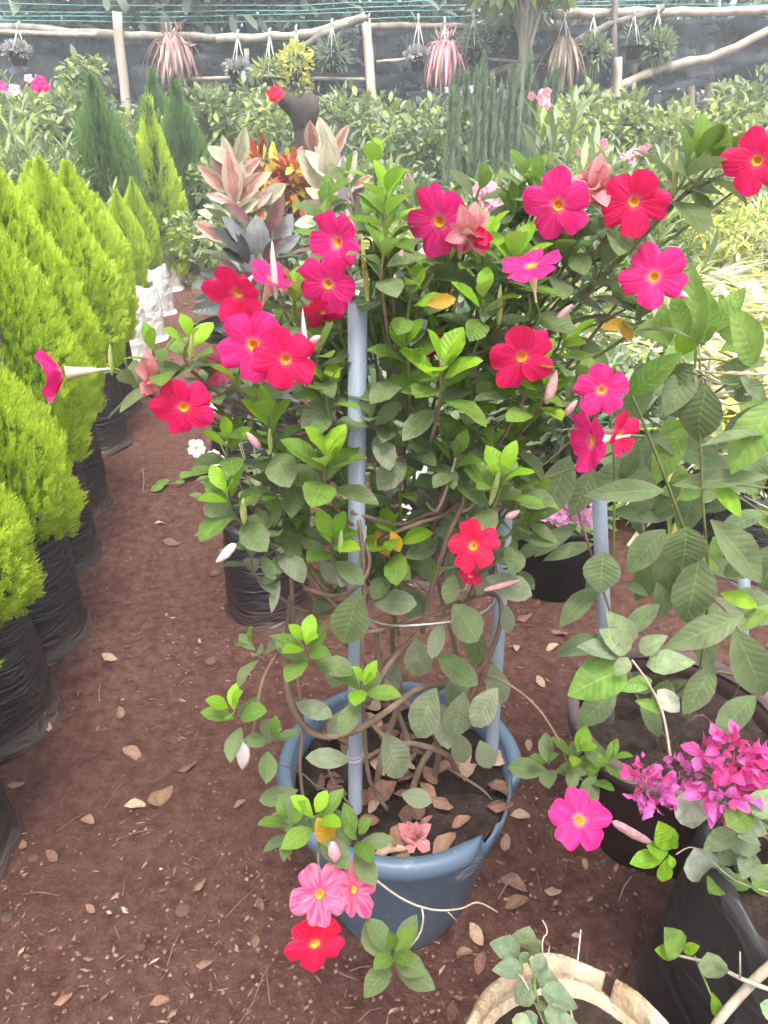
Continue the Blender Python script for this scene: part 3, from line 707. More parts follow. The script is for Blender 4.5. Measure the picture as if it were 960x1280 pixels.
# shoots: pixel, distance, leaf length, pairs, tilt of the shoot (picture right, towards the viewer), young?
OLD = ('leaf_dusty', 'leaf_old', 'leaf_old'); MID = ('leaf_old', 'leaf_old', 'leaf_mid'); YNG = ('leaf_old', 'leaf_mid', 'leaf_young'); BRT = ('leaf_mid', 'leaf_young', 'leaf_young')
shoots = [
 (408, 612, .90, .074, 5, .05, .5, YNG), (300, 652, .93, .068, 5, -.2, .5, YNG), (345, 565, .95, .066, 5, -.1, .4, YNG), (415, 700, .92, .060, 4, .1, .5, YNG),
 (388, 830, .89, .062, 5, -.1, .5, YNG), (452, 872, .88, .056, 4, .1, .6, YNG), (302, 905, .86, .056, 4, -.3, .4, YNG), (335, 935, .87, .052, 3, .3, .2, MID), (328, 822, .93, .048, 3, -.5, .3, MID),
 (548, 510, .92, .074, 6, 0, .5, YNG), (512, 478, .95, .062, 5, -.1, .4, YNG), (618, 632, .89, .066, 5, .1, .5, YNG), (652, 505, .95, .064, 5, .2, .4, YNG), (580, 530, .97, .06, 4, .4, .3, MID),
 (600, 352, 1.0, .074, 5, 0, .3, YNG), (632, 375, .98, .070, 5, .1, .3, YNG), (560, 345, 1.03, .064, 4, -.1, .3, YNG), (482, 300, 1.0, .058, 5, 0, .2, BRT), (490, 350, .98, .058, 4, -.2, .4, MID), (475, 375, 1.0, .06, 4, .2, .3, MID),
 (208, 478, .93, .056, 4, -.2, .2, YNG), (238, 462, .95, .056, 4, .15, .3, YNG), (182, 492, .93, .05, 3, -.7, .2, MID), (268, 505, .98, .05, 4, 0, .3, MID), (300, 500, .96, .052, 4, .1, .3, YNG),
 (372, 405, .97, .056, 4, 0, .3, YNG), (420, 330, 1.0, .056, 4, -.2, .3, MID), (395, 470, .95, .06, 4, .2, .3, MID), (425, 500, .98, .062, 4, 0, .4, OLD), (405, 545, .98, .06, 4, -.1, .3, MID), (390, 420, 1.0, .055, 4, .1, .2, YNG),
 (838, 250, 1.05, .078, 5, .35, .2, MID), (865, 232, 1.05, .068, 4, .8, .1, MID), (765, 285, 1.02, .056, 4, .1, .3, MID), (715, 315, 1.03, .058, 4, -.1, .3, MID), (690, 345, 1.03, .062, 4, .2, .3, MID), (735, 370, 1.03, .06, 4, .3, .3, OLD), (660, 395, 1.0, .06, 4, -.2, .3, MID),
 (790, 415, 1.02, .064, 4, .1, .3, MID), (760, 395, 1.04, .056, 3, .5, .2, OLD), (690, 455, 1.0, .06, 4, .5, .3, YNG), (700, 510, .98, .056, 4, .4, .4, MID),
 (520, 410, 1.0, .064, 4, 0, .4, OLD), (500, 430, 1.05, .066, 4, -.2, .3, OLD), (545, 400, 1.05, .064, 4, .2, .3, OLD), (590, 420, 1.02, .064, 4, .1, .3, OLD), (610, 470, 1.0, .06, 4, .1, .3, OLD), (565, 455, 1.05, .064, 4, 0, .3, OLD),
 (470, 455, 1.05, .064, 4, -.1, .4, OLD), (490, 545, .98, .064, 4, -.2, .4, OLD), (520, 560, 1.0, .066, 4, .1, .4, OLD), (580, 575, .98, .06, 4, .2, .4, MID), (640, 560, 1.0, .06, 4, .4, .3, MID),
 (500, 625, 1.0, .05, 4, 0, .3, YNG), (545, 650, 1.02, .056, 4, 0, .3, OLD), (470, 665, 1.05, .056, 4, 0, .3, OLD), (360, 640, .98, .056, 4, -.2, .3, MID), (345, 690, .95, .06, 4, -.1, .4, OLD), (640, 680, .97, .06, 4, .3, .4, MID), (655, 650, .98, .05, 4, .3, .3, YNG),
 (320, 720, .95, .05, 3, -.1, -.2, OLD), (375, 690, .97, .055, 4, 0, .3, MID), (490, 715, 1.02, .05, 4, 0, .3, MID),
 (372, 1045, .70, .050, 4, -.3, .3, MID), (395, 1040, .70, .052, 4, 0, .3, YNG), (440, 1062, .70, .056, 4, .2, .4, MID), (490, 1205, .62, .060, 5, .05, .5, MID),
 (690, 965, .93, .060, 3, -.5, .4, MID), (715, 955, .92, .056, 4, .1, .4, YNG), (745, 965, .91, .060, 4, .4, .4, MID), (730, 985, .90, .05, 3, .1, .2, YNG),
 (560, 300, 1.12, .06, 4, 0, .2, OLD), (520, 300, 1.1, .06, 4, 0, .2, OLD), (640, 300, 1.1, .056, 4, 0, .2, MID), (470, 240, 1.05, .05, 4, 0, .1, BRT), (430, 420, 1.05, .06, 4, 0, .2, OLD),
]
AX = Vector((.04, 1.09, 0))
def to_axis(p, dz=.12):
    a = AX.copy(); a.z = max(.45, min(1.22, p.z-dz)); o = (p-a); o.z = 0
    return a+o.normalized()*min(.13, o.length*.5)
for i, (px, py, Y, L, n, tr, tc, ms) in enumerate(shoots):
    p = P(px, py, Y); up = Vector((tr, -tc*.55, 1)).normalized()
    HF.shoot(p, up, L*1.1, n, ms)
    if py < 760:
        q = to_axis(p, ru(.05, .16)); mid = p.lerp(q, .5)+Vector((0, 0, -.03))
        stem(hero, [p+up*.012*n, p, mid, q], .0017, .0036, 'stem_green' if i % 3 else 'stem_brown', 5)
# further small shoots filling the crown between the blooms
bloom = [(229, 510), (78, 467), (296, 368), (340, 348), (316, 432), (357, 450), (420, 303), (409, 356), (548, 278), (697, 257), (792, 252), (817, 346), (664, 330), (653, 447), (752, 488), (738, 552), (776, 543), (591, 683), (190, 471), (745, 236), (592, 290)]
cnt = 0
while cnt < 64:
    px, py = ru(275, 715), ru(250, 720)
    if (py > 560 and px > 660) or (px < 400 and py < 390) or (px < 330 and py < 480): continue
    near = min(math.hypot(px-a, py-b) for a, b in bloom); Y = ru(.93, 1.03) if near > 62 else ru(1.06, 1.16)
    if abs(px-447) < 34 and py > 365: Y = ru(1.05, 1.15)
    p = P(px, py, Y); up = Vector((ru(-.4, .4), -ru(.1, .35), 1)).normalized(); cnt += 1
    HF.shoot(p, up, ru(.052, .064), random.choice((3, 4, 4)), (YNG, MID, MID, BRT)[cnt % 4] if Y < 1.04 else MID)
    q = to_axis(p, ru(.05, .16)); stem(hero, [p+up*.04, p, p.lerp(q, .5)+Vector((0, 0, -.03)), q], .0015, .003, ('stem_green', 'stem_brown', 'stem_pale')[cnt % 3], 5)
# inner, older leaves on the trellis
for i in range(46):
    z = ru(.78, 1.36); rr = ru(.03, .2)*(1.0 if z > .95 else .75); a = ru(0, 6.28)
    p = AX+Vector((rr*math.cos(a)*1.25, rr*math.sin(a)+.06, z))
    HF.shoot(p, (math.cos(a)*.5, math.sin(a)*.5, .9), ru(.055, .07), 3, OLD if i % 3 else MID)
# single big matt leaves of the bare lower part
lower = [
 ((465, 752), (518, 753), .98, 'round0', .6), ((607, 722), (665, 742), .95, 'round0', .55), ((567, 755), (598, 800), .93, 'round0', .8), ((567, 718), (560, 754), .98, 'round1', .6),
 ((552, 777), (540, 820), .97, 'round1', .45), ((520, 797), (525, 848), 1.02, 'round0', .6), ((546, 818), (593, 854), .98, 'round1', .5), ((545, 860), (519, 922), .92, 'round0', .6), ((580, 865), (567, 922), .96, 'round0', .55),
 ((622, 860), (590, 907), .93, 'round0', .6), ((632, 755), (636, 791), 1.0, 'round0', .5), ((553, 880), (560, 932), 1.0, 'round1', .55), ((570, 915), (582, 955), 1.02, 'round0', .6), ((600, 925), (613, 962), 1.02, 'round0', .6),
 ((480, 916), (507, 974), .90, 'round0', .5), ((490, 818), (480, 872), 1.06, 'round0', .6), ((449, 740), (428, 806), .90, 'round0', .62), ((370, 878), (414, 897), .90, 'round1', .5), ((438, 886), (409, 920), .91, 'round0', .55),
 ((438, 950), (387, 946), .87, 'round0', .45), ((400, 700), (421, 728), .96, 'round0', .6), ((437, 704), (427, 732), .92, 'round0', .6), ((327, 695), (343, 722), .93, 'round0', .5), ((355, 710), (329, 727), .94, 'round0', .5),
 ((372, 988), (324, 1001), .85, 'round0', .45), ((502, 993), (537, 1001), .92, 'round0', .6), ((600, 780), (590, 830), 1.06, 'round0', .55), ((615, 830), (628, 880), 1.05, 'round0', .55), ((585, 840), (560, 880), 1.04, 'round0', .6),
 ((430, 820), (415, 860), 1.0, 'round0', .6), ((520, 690), (545, 725), 1.05, 'round0', .6), ((480, 690), (470, 730), 1.06, 'round0', .6), ((560, 690), (575, 735), 1.06, 'round0', .55), ((610, 690), (650, 700), 1.0, 'round0', .55),
 ((500, 730), (530, 770), 1.08, 'round0', .6), ((410, 740), (395, 775), 1.05, 'round0', .55), ((350, 725), (338, 765), .93, 'big1', .3),
]
for b, t, Y, k, wr in lower:
    HF.bt(P(*b, Y), P(*t, Y-ru(.005, .03)), k, 'leaf_dusty' if random.random() < .75 else 'leaf_old', wr, ru(-18, 18))
for b, t, Y in [((488, 663), (501, 690), .97), ((486, 695), (473, 668), .99), ((533, 380), (568, 374), .93), ((752, 410), (785, 402), 1.0), ((775, 398), (790, 425), 1.0), ((415, 1055), (400, 1030), .69)]:
    HF.bt(P(*b, Y), P(*t, Y-.01), 'hero0', 'leaf_yellow', .5, ru(-20, 20))
HF.build(hero, 300)
# bare woody vines
def VP(lst): return [P(*p) for p in lst]
vines = [
 ([(365, 745, 1.0), (358, 830, .96), (366, 885, .92), (395, 918, .90), (440, 915, .89), (485, 888, .93), (525, 860, .99), (565, 858, 1.06), (590, 885, 1.12)], .0062, .0055),
 ([(545, 862, 1.05), (598, 838, 1.03), (620, 800, 1.0), (627, 760, 1.0), (612, 742, 1.04), (560, 758, 1.05), (500, 780, 1.0), (452, 790, .97), (415, 775, 1.0)], .0048, .0036),
 ([(458, 880, 1.0), (490, 825, 1.02), (525, 792, 1.03), (560, 772, 1.06), (590, 740, 1.1), (600, 680, 1.12)], .006, .004),
 ([(368, 800, .98), (364, 720, .98), (358, 650, .98), (372, 590, .99), (400, 520, 1.02)], .0036, .003),
 ([(484, 1012, .98), (462, 975, .96), (455, 905, .94), (452, 820, .93), (455, 720, .94), (449, 650, .95)], .004, .0032),
 ([(383, 1025, .94), (375, 960, .91), (378, 905, .92), (370, 830, .95)], .0032, .0026),
 ([(528, 790, 1.0), (540, 735, .98), (560, 670, .96), (580, 620, .97), (560, 580, 1.0)], .0044, .003),
 ([(450, 700, 1.0), (480, 672, .98), (520, 655, .97), (560, 640, .99), (600, 600, 1.02)], .0036, .003),
 ([(380, 735, .96), (420, 745, .94), (450, 730, .93), (462, 700, .95), (448, 660, 1.0)], .0034, .003),
 ([(440, 640, .95), (500, 655, .98), (545, 640, .99), (575, 655, .98)], .0034, .003),
 ([(360, 690, .99), (400, 735, .98), (430, 765, .97), (480, 790, .99)], .0036, .003),
 ([(540, 985, 1.08), (548, 930, 1.05), (520, 890, 1.02), (480, 850, 1.02), (470, 790, 1.05)], .0065, .005),
 ([(575, 975, 1.1), (560, 945, 1.02), (520, 930, .98), (490, 928, .98), (460, 900, 1.0)], .006, .0045),
 ([(510, 1005, 1.02), (530, 950, 1.05), (570, 900, 1.1), (600, 840, 1.14), (590, 770, 1.15)], .007, .005),
 ([(470, 985, 1.05), (480, 930, 1.08), (500, 870, 1.12), (490, 800, 1.14), (500, 720, 1.15)], .007, .005),
 ([(495, 990, 1.1), (510, 930, 1.14), (480, 860, 1.18), (430, 800, 1.15), (410, 720, 1.1)], .006, .004),
 ([(550, 960, 1.16), (560, 900, 1.18), (570, 820, 1.2), (550, 740, 1.2), (540, 650, 1.18)], .006, .004),
 ([(425, 985, 1.0), (400, 985, .96), (375, 965, .93), (345, 955, .9)], .0022, .0012),
 ([(440, 1010, .93), (418, 980, .92), (405, 945, .92)], .002, .0014),
 ([(560, 960, 1.05), (600, 985, 1.03), (615, 1000, 1.02)], .003, .002),
]
for pts, r0, r1 in vines: stem(hero, VP(pts), r0, r1, 'stem_brown', 7, 'vine')
stem(hero, VP([(350, 812, .95), (330, 845, .92), (320, 890, .88), (316, 925, .86)]), .0028, .002, 'stem_brown', 6, 'vine')
stem(hero, VP([(606, 843, 1.04), (640, 858, 1.0), (672, 885, .96), (698, 925, .93), (712, 965, .92), (724, 1010, .89)]), .0022, .0018, 'stem_brown', 6, 'vine')
stem(hero, VP([(425, 1000, .96), (412, 1010, .84), (400, 1040, .74), (398, 1075, .69), (400, 1110, .68)]), .0024, .0018, 'stem_green', 6, 'vine')
stem(hero, VP([(280, 510, .98), (240, 490, .96), (205, 492, .94), (160, 478, .93)]), .0026, .0018, 'stem_green', 6, 'vine')
stem(hero, VP([(650, 380, 1.03), (720, 340, 1.04), (790, 300, 1.05), (840, 255, 1.05), (890, 225, 1.05), (930, 208, 1.05)]), .0032, .0016, 'stem_brown', 6, 'vine')
stem(hero, VP([(650, 430, 1.03), (720, 400, 1.04), (760, 395, 1.04), (790, 412, 1.03)]), .0028, .002, 'stem_brown', 6, 'vine')
# bare dry twig that leans over the rim in front
stem(hero, VP([(455, 1088, .80), (500, 1122, .775), (540, 1137, .77), (575, 1136, .78), (597, 1128, .79), (622, 1140, .80)]), .0020, .0014, 'stem_pale', 6, 'twig')
stem(hero, VP([(527, 1134, .772), (529, 1150, .75), (522, 1172, .70), (495, 1200, .635)]), .0018, .0014, 'stem_pale', 6, 'twig')
stem(hero, VP([(558, 1138, .775), (572, 1152, .77)]), .001, .0006, 'stem_pale', 5, 'twig')
# flowers: pixel, distance, diameter in pixels, colour, yaw, pitch
def fsize(px, Y, p): return px/FPX*((p.y)*math.cos(PITCH)+(CAM_H-p.z)*math.sin(PITCH))
flowers = [
 (229, 510, .90, 82, 'petal_crimson', -5, -6, 10), (78, 467, .95, 88, 'petal_pink', -95, 12, 20), (296, 368, .93, 80, 'petal_crimson', -38, -25, 0), (340, 348, .95, 72, 'petal_pink', 35, 70, 10),
 (316, 432, .91, 92, 'petal_pink', -22, -12, 30), (357, 450, .89, 90, 'petal_crimson', 0, -15, 15), (420, 303, .95, 84, 'petal_pink', -25, 0, 20), (409, 356, .93, 84, 'petal_pink', -20, -20, 40),
 (548, 278, .98, 92, 'petal_pink', -25, -5, 20), (697, 257, .96, 84, 'petal_pink', 0, 0, 8), (792, 252, .96, 84, 'petal_crimson', 5, -5, 45), (817, 346, .96, 84, 'petal_pink', 0, 0, 30),
 (664, 330, .90, 74, 'petal_pink', -30, 60, 20), (653, 447, .91, 92, 'petal_crimson', 8, -5, 15), (752, 488, .93, 72, 'petal_pink', -5, 5, 5), (738, 552, .91, 84, 'petal_pink', -42, -10, 20), (776, 543, .93, 60, 'petal_crimson', 70, -10, 20),
 (548, 432, 1.0, 56, 'petal_red', 10, -60, 0), (591, 683, .82, 64, 'petal_red', -5, -10, 5), (946, 201, .98, 84, 'petal_crimson', 0, 0, 20), (725, 1025, .81, 82, 'petal_pink', 0, 0, 8),
 (400, 1118, .64, 80, 'petal_pale', -8, 0, 25), (443, 1112, .66, 72, 'petal_pale', 48, 0, 0), (394, 1182, .62, 76, 'petal_red', 0, -35, 30), (274, 458, .97, 50, 'petal_pale', -50, 0, 0), (588, 720, .97, 34, 'petal_crimson', 20, 50, 0),
 (404, 392, .95, 60, 'petal_crimson', 10, -60, 10),
]
for px, py, Y, dpx, mat, yw, pt, rl in flowers:
    p = P(px, py, Y); sz = fsize(dpx, Y, p)*ru(.90, 1.0); yw += ru(-14, 14); pt += ru(-14, 10)
    M = flower(hero, p, sz, mat, yw, pt, rl, cup=38 if abs(yw) > 80 or pt >= 60 else (14 if abs(yw) > 30 else 0))
    if py < 760:
        e = M @ Vector((0, 0, -1.5)); q = to_axis(p, .12)
        stem(hero, [e, e+(e-p).normalized()*.02+Vector((0, 0, -.01)), (e+q)/2+Vector((0, 0, -.02)), q], .0014, .002, 'stem_green', 5)
for px, py, Y, dpx, yw, pt in [(744, 236, 1.0, 60, 20, 55), (592, 290, .97, 56, 30, 20), (190, 471, .92, 54, 10, 10), (520, 1046, .93, 46, 0, 20), (747, 220, 1.01, 40, -30, 60)]:
    p = P(px, py, Y); r_ = fsize(dpx, Y, p)*.5; wf = part('wilted_flower', leaf_me('bract', 'petal_wilted'), hero, frame(p, (0, -.3, 1), (0, -1, 0), r_*1.3))
    for k in range(13):
        d = Vector((random.gauss(0, 1), random.gauss(0, 1)-.6, random.gauss(0, .8)+.3)).normalized()
        part('petal', leaf_me('bract', 'petal_wilted' if py != 290 else random.choice(('petal_crimson', 'petal_wilted'))), wf, frame(p+d*r_*ru(-.1, .35), d+Vector((ru(-.7, .7), ru(-.7, .7), ru(-.7, .7))), Vector((ru(-1, 1), -1, ru(-1, 1))), r_*ru(.8, 1.2)))
for b, t, Y, m, ft in [((497, 333), (503, 312), .96, 'bud_pink', 1.6), ((690, 405), (716, 380), .98, 'bud_pink', 1.1), ((632, 648), (650, 638), .87, 'bud_pink', 1.6), ((295, 680), (270, 703), .9, 'bud_white', 1.5), ((306, 925), (303, 962), .85, 'bud_white', 1.6),
                       ((765, 1027), (818, 1056), .87, 'bud_pink', .75), ((683, 505), (696, 462), .92, 'bud_pink', 1.1), ((705, 520), (722, 500), .92, 'bud_pink', 1.3), ((386, 430), (401, 420), .93, 'bud_pink', 1.8), ((325, 560), (308, 540), .92, 'bud_pink', 1.3),
                       ((488, 240), (489, 190), 1.02, 'bud_green', .7), ((338, 565), (337, 535), .93, 'bud_green', 1), ((305, 655), (304, 622), .9, 'bud_green', 1.2), ((425, 692), (427, 662), .9, 'bud_green', 1.), ((612, 632), (626, 585), .88, 'bud_green', .8), ((623, 410), (626, 355), .95, 'bud_green', .8),
                       ((238, 455), (240, 415), .93, 'bud_green', .8), ((140, 470), (137, 430), .93, 'bud_green', .8), ((842, 245), (846, 185), 1.03, 'bud_green', .8), ((860, 372), (838, 362), .97, 'bud_pink', 1.2), ((460, 385), (452, 290), .97, 'bud_green', .45), ((385, 470), (378, 385), .93, 'bud_white', .35), ((345, 375), (340, 300), .94, 'bud_white', .45), ((605, 738), (650, 725), .93, 'bud_pink', .7), ((420, 1075), (415, 1052), .66, 'bud_pink', 1.3)]:
    bud(hero, P(*b, Y), P(*t, Y-.01), m, ft)

# ------------------------------------------------------------------ big-leaved vine in the maroon pot
MP = Vector((.655, 1.25, 0))
vine2 = thing('potted_vine', 'sparse vine with large dark green leaves on grey canes in a maroon pot', 'potted plant', MP)
part('pot', mesh_from('pot', *lathe([(.03, 0), (.165, 0), (.172, .02), (.205, .2), (.225, .33), (.222, .335), (.208, .30), (.16, .03)], 48), ['pot_maroon']), vine2)
part('rim', mesh_from('rim', *lathe([(.224, .30), (.238, .30), (.242, .335), (.236, .347), (.222, .347), (.214, .33)], 48), ['pot_maroon_rim']), vine2)
part('soil', soil_mesh(.212, .285, 8, n=12, seg=40), vine2)
for a, b in [(P(760, 900, 1.14), P(749, 622, 1.14)), (P(925, 880, 1.42), P(932, 690, 1.42))]:
    wpart('cane', MB().tube([a, (a+b)/2, b], .0128, 16).mesh('cane', ['pvc']), vine2)
F2 = Foliage()
big = [
 ((884, 482), (866, 553), 1.08, 'big2', .75, 0), ((786, 497), (845, 442), 1.12, 'big0', .42, 1), ((866, 463), (832, 512), 1.12, 'big2', .6, 0), ((830, 480), (862, 458), 1.14, 'big0', .5, 0), ((830, 613), (740, 616), 1.05, 'big1', .28, 0),
 ((965, 542), (882, 549), 1.08, 'big1', .18, 0), ((972, 500), (914, 585), 1.1, 'big0', .5, 1), ((815, 548), (915, 580), 1.2, 'big1', .36, 0), ((840, 607), (960, 592), 1.1, 'big1', .22, 0), ((888, 603), (930, 642), 1.1, 'big0', .5, 2), ((712, 570), (680, 648), 1.12, 'big0', .5, 0),
 ((743, 585), (714, 645), 1.1, 'big0', .45, 0), ((818, 585), (735, 605), 1.22, 'big0', .5, 0), ((852, 640), (770, 640), 1.2, 'big1', .34, 0), ((870, 605), (853, 668), 1.25, 'big0', .5, 0), ((722, 655), (668, 692), 1.12, 'big1', .36, 0), ((742, 680), (682, 697), 1.12, 'big1', .3, 0),
 ((832, 662), (783, 712), 1.12, 'big0', .55, 0), ((858, 658), (855, 716), 1.04, 'big2', .8, 0), ((888, 650), (960, 728), 1.08, 'big1', .36, 0), ((874, 695), (860, 782), 1.08, 'big0', .55, 0), ((832, 685), (836, 750), 1.12, 'big0', .45, 0), ((755, 690), (749, 742), 1.05, 'big2', .85, 0),
 ((748, 735), (698, 778), 1.08, 'big0', .45, 0), ((930, 768), (834, 810), 1.0, 'big1', .36, 0), ((918, 785), (960, 878), 1.02, 'big0', .42, 0), ((824, 756), (778, 792), 1.08, 'big0', .45, 0), ((892, 830), (857, 893), 1.05, 'big0', .45, 0), ((945, 870), (893, 918), 1.0, 'big0', .5, 0),
 ((770, 860), (724, 908), 1.06, 'big0', .5, 0), ((900, 742), (950, 757), 1.1, 'big0', .4, 2), ((780, 730), (812, 742), 1.12, 'big0', .4, 0), ((760, 800), (700, 812), 1.15, 'big0', .45, 0), ((900, 470), (945, 500), 1.15, 'big0', .5, 0), ((760, 530), (800, 560), 1.2, 'big0', .45, 0), ((800, 560), (775, 600), 1.2, 'big0', .45, 0),
 ((905, 720), (935, 700), 1.2, 'big0', .5, 0), ((960, 640), (900, 660), 1.2, 'big0', .45, 0), ((880, 640), (925, 620), 1.25, 'big0', .4, 0), ((790, 620), (805, 668), 1.25, 'big0', .5, 0), ((920, 840), (955, 820), 1.15, 'big0', .5, 0), ((870, 790), (895, 840), 1.2, 'big0', .5, 0), ((800, 880), (830, 920), 1.15, 'big0', .5, 0),
 ((872, 432), (865, 335), 1.16, 'big1', .30, 1), ((858, 425), (843, 368), 1.15, 'big1', .35, 1), ((880, 428), (884, 365), 1.17, 'big0', .5, 1), ((893, 415), (928, 360), 1.17, 'big0', .45, 1), ((942, 458), (926, 390), 1.1, 'big0', .42, 1), ((832, 435), (828, 382), 1.17, 'big0', .45, 1), ((900, 440), (955, 405), 1.15, 'big1', .35, 1), ((845, 430), (800, 400), 1.17, 'big0', .42, 1),
 ((900, 460), (960, 450), 1.1, 'big1', .35, 0), ((862, 440), (900, 385), 1.2, 'big0', .4, 1), ((915, 430), (905, 375), 1.2, 'big0', .4, 1), ((850, 445), (870, 395), 1.2, 'big0', .4, 2), ((925, 470), (960, 500), 1.14, 'big0', .45, 0), ((820, 455), (790, 480), 1.2, 'big0', .45, 0),
]
for b, t, Y, k, wr, y in big:
    F2.bt(P(*b, Y), P(*t, Y-ru(0, .05)), k, ('leaf_big', 'leaf_big_young', 'leaf_young')[y], wr, ru(-22, 22), ru(.55, .8))
for i in range(62):
    px, py = ru(705, 985), ru(440, 880)
    if px < 775 and 540 < py < 780: continue
    Y = ru(1.12, 1.42); b = P(px, py, Y); a = ru(0, 6.28); d = Vector((math.cos(a), ru(-.5, .4), math.sin(a)-.35)).normalized()
    F2.bt(b, b+d*ru(.075, .12), random.choice(('big0', 'big1', 'big0', 'big2')), random.choice(('leaf_big', 'leaf_big', 'leaf_old', 'leaf_big_young')), None, ru(-25, 25), .6)
F2.build(vine2)
for pts, r in [([(840, 930, 1.2), (800, 880, 1.15), (775, 800, 1.12), (738, 690, 1.1), (712, 600, 1.1)], .003), ([(850, 930, 1.2), (872, 850, 1.15), (885, 740, 1.1), (878, 620, 1.08), (875, 540, 1.08), (868, 470, 1.1)], .0026),
               ([(868, 700, 1.1), (838, 615, 1.06), (805, 530, 1.06), (790, 495, 1.1)], .0028), ([(766, 710, 1.12), (768, 620, 1.1), (767, 560, 1.08), (760, 500, 1.1)], .0024), ([(890, 930, 1.2), (930, 830, 1.05), (905, 760, 1.08), (820, 700, 1.15), (800, 640, 1.2)], .003),
               ([(960, 610, 1.1), (900, 605, 1.1), (840, 607, 1.1)], .002), ([(980, 660, 1.1), (930, 625, 1.15), (880, 600, 1.2)], .0015), ([(820, 935, 1.2), (830, 880, 1.2), (900, 840, 1.1), (990, 880, 1.0)], .0035), ([(830, 940, 1.15), (870, 895, 1.1), (890, 905, 1.15)], .003)]:
    stem(vine2, VP(pts), r, r*.8, 'stem_brown' if r > .0028 else 'stem_green', 6, 'vine')
for i in range(16):        # tangle under the crown
    a = P(840+ru(0, 60), 440+ru(-10, 40), 1.15+ru(-.03, .05)); b = P(850+ru(-30, 150), 455+ru(-5, 60), 1.14+ru(-.05, .05))
    stem(vine2, [a, (a+b)/2+Vector((ru(-.02, .02), ru(-.02, .02), ru(-.05, .0))), b], ru(.0014, .0024), None, 'stem_pale' if i % 3 else 'stem_green', 5, 'vine')
for a, b in [((930, 620), (990, 650)), ((725, 585), (760, 540))]:
    stem(vine2, [P(*a, 1.1), P(*b, 1.05)], .0012, None, 'wire', 4, 'tie_wire')

# ------------------------------------------------------------------ bougainvillea in the black bag, lower right
BG = Vector((.70, .76, 0))
boug = thing('potted_bougainvillea', 'bougainvillea with magenta papery bracts growing in a tall black bag', 'potted plant', BG)
part('bag', bag_mesh('bag', 'black_bag_smooth', .205, .46, 77, .1), boug); part('soil', soil_mesh(.18, .39, 12), boug)
F3 = Foliage()
def bract_cluster(px, py, Y, rpx, n, mats):
    c = P(px, py, Y); r_ = fsize(rpx, Y, c)
    for i in range(int(n*1.75)):
        d = Vector((random.gauss(0, 1), random.gauss(0, 1)-.5, random.gauss(0, 1)+.25)).normalized()
        p = c+d*r_*ru(.3, .85); s_ = r_*ru(.36, .62)
        part('bract', leaf_me('bract', random.choice(mats)), boug, frame(p, d+Vector((ru(-.6, .6), ru(-.6, .6), ru(-.6, .6))), Vector((ru(-1, 1), ru(-1, 1), ru(-1, 1))), s_))
MG = ['bract_magenta', 'bract_magenta', 'bract_hot']; HT = ['bract_hot', 'bract_hot', 'bract_magenta']
bract_cluster(812, 985, .80, 34, 30, MG); bract_cluster(852, 965, .82, 26, 20, ['bract_magenta']); bract_cluster(912, 945, .80, 42, 40, HT); bract_cluster(905, 985, .78, 44, 38, MG); bract_cluster(945, 960, .79, 28, 20, HT); bract_cluster(800, 965, .82, 22, 14, HT)
pale_leaves = [((783, 836), (710, 864), .92, 'heart', .72, 'leaf_big_young'), ((808, 832), (868, 824), .92, 'heart', .55, 'leaf_pale'), ((788, 812), (756, 790), .93, 'heart', .6, 'leaf_pale'), ((785, 822), (770, 845), .9, 'heart', .7, 'leaf_pale'), ((800, 815), (830, 795), .92, 'heart', .6, 'leaf_pale'), ((790, 805), (765, 770), .94, 'heart', .55, 'leaf_pale'),
  ((815, 850), (775, 862), .91, 'heart', .45, 'leaf_big_young'), ((822, 862), (852, 893), .9, 'heart', .5, 'leaf_variegated_pale'), ((828, 888), (800, 876), .9, 'heart', .4, 'leaf_big_young'), ((775, 815), (728, 806), .93, 'heart', .5, 'leaf_greyed'), ((835, 850), (822, 895), .93, 'heart', .5, 'leaf_old'),
  ((868, 1060), (885, 1110), .78, 'heart', .6, 'leaf_variegated_pale'), ((860, 985), (868, 1045), .79, 'heart', .5, 'leaf_variegated_pale'), ((880, 985), (850, 1030), .79, 'heart', .5, 'leaf_variegated_pale'), ((905, 1045), (955, 1062), .76, 'heart', .6, 'leaf_greyed'), ((920, 1040), (880, 1060), .76, 'heart', .6, 'leaf_pale'), ((925, 1025), (962, 1040), .75, 'heart', .7, 'leaf_greyed'), ((900, 1055), (925, 1085), .76, 'heart', .6, 'leaf_greyed'), ((960, 1080), (955, 1120), .72, 'heart', .7, 'leaf_pale'), ((945, 985), (970, 1010), .77, 'heart', .7, 'leaf_greyed'),
  ((935, 1000), (985, 985), .77, 'heart', .6, 'leaf_greyed'), ((838, 1062), (826, 1032), .78, 'hero1', .5, 'leaf_young'), ((835, 1066), (812, 1058), .78, 'hero1', .6, 'leaf_young'), ((836, 1068), (842, 1085), .78, 'hero1', .6, 'leaf_young'), ((832, 1070), (790, 1078), .78, 'hero1', .5, 'leaf_young'), ((834, 1072), (828, 1103), .78, 'hero1', .5, 'leaf_young'), ((838, 1060), (842, 1045), .78, 'hero1', .5, 'leaf_young'),
  ((848, 1195), (836, 1165), .66, 'hero1', .5, 'leaf_big_young'), ((845, 1192), (822, 1188), .66, 'hero1', .5, 'leaf_young'), ((885, 1190), (900, 1232), .62, 'heart', .55, 'leaf_pale'), ((855, 1190), (872, 1183), .66, 'hero1', .5, 'leaf_young'), ((950, 1255), (985, 1275), .55, 'heart', .6, 'leaf_pale'), ((890, 1240), (898, 1272), .6, 'hero1', .35, 'leaf_young')]
for b, t, Y, k, wr, m in pale_leaves: F3.bt(P(*b, Y), P(*t, Y-.01), k, m, wr, ru(-15, 15))
